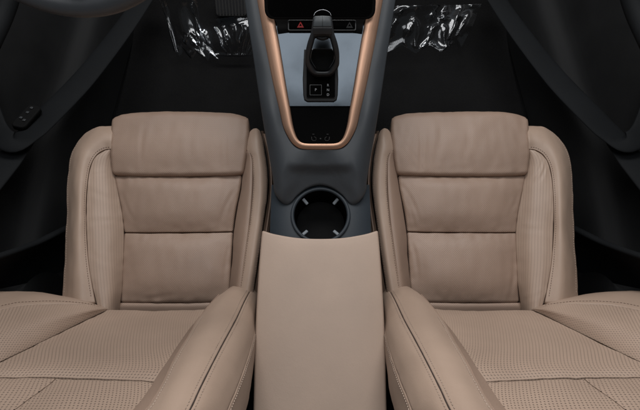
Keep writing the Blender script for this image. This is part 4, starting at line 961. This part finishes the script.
film_sheet('short crumpled sheet of clear plastic film in the left footwell, touching the console',
    [[(-0.4000, 0.9659, 0.0900), (-0.3099, 0.9656, 0.1100), (-0.1915, 0.9737, 0.1100)], [(-0.3898, 0.9249, 0.0600), (-0.2987, 0.9174, 0.0800), (-0.1928, 0.9254, 0.0800)], [(-0.3745, 0.8821, 0.0200), (-0.2942, 0.8749, 0.0300), (-0.1894, 0.8749, 0.0300)]], 8,
    fan+[(.05, .3, .2, .95, 1., .04), (.25, .92, .95, .96, 1.4, .05)], .0, wave=.016)
film_sheet('pleated sheet of clear plastic film hanging in the right footwell beside the console',
    [[(0.1924, 1.0102, 0.1150), (0.3052, 1.0102, 0.1150), (0.4269, 1.0362, 0.0850), (0.5464, 1.0491, 0.0750)], [(0.1880, 0.9618, 0.0750), (0.3011, 0.9578, 0.0800), (0.4125, 0.9699, 0.0650), (0.5178, 0.9822, 0.0550)], [(0.1823, 0.8792, 0.0350), (0.2970, 0.8792, 0.0350), (0.3902, 0.8756, 0.0400), (0.4681, 0.8910, 0.0300)]], 14,
    [(.36, .02, .40, .9, 1.4, .03), (.36, .4, .28, .95, 1.2, .03), (.50, .02, .52, .6, .8, .03), (.66, .02, .64, .4, 1.2, .025), (.64, .4, .5, .95, 1.4, .03), (.64, .4, .76, .95, 1.4, .03), (.80, .02, .78, .8, 1., .025), (.92, .02, .88, .8, .9, .025), (.5, .95, .72, .97, 1.4, .05), (.24, .1, .12, .7, 1.6, .05)], .14, wave=.014)

# ------------------------------------------------------------------ light
w = bpy.data.worlds.new('World'); SC.world = w; w.use_nodes = True
w.node_tree.nodes['Background'].inputs['Color'].default_value = (.80, .90, 1, 1)
w.node_tree.nodes['Background'].inputs['Strength'].default_value = .09
def area(name, loc, target, sx, sy, power, col):
    li = bpy.data.lights.new(name, 'AREA'); li.shape = 'RECTANGLE'; li.size = sx; li.size_y = sy; li.energy = power; li.color = col
    o = bpy.data.objects.new(name, li); COL.objects.link(o); o.location = loc
    d = Vector(target)-Vector(loc); o.rotation_euler = d.to_track_quat('-Z', 'Y').to_euler()
    return o
area('roof_window', (0, .22, 3.0), (0, .22, 0), 1.1, .95, 16, (.98, .99, 1))
area('front_fill', (0, 3.2, 1.35), (0, .0, .6), 2.2, .6, 46, (1, .985, .97))  # added fill from the front to brighten the backrests, not a real source
area('windscreen', (0, 1.40, 1.75), (0, .05, .4), 1.7, .55, 26, (1, .985, .97))

# ------------------------------------------------------------------ camera
cam = bpy.data.cameras.new('camera'); co = bpy.data.objects.new('camera', cam); COL.objects.link(co)
co.location = (0, -.20, 1.51); co.rotation_euler = (R(20), 0, 0)
cam.sensor_width = 36; cam.lens = 29.25; cam.clip_start = .02; cam.clip_end = 100
SC.camera = co
SC.view_settings.view_transform = 'Standard'; SC.view_settings.look = 'None'
SC.view_settings.exposure = 0; SC.view_settings.gamma = 1
SC.cycles.max_bounces = 8; SC.cycles.transparent_max_bounces = 16
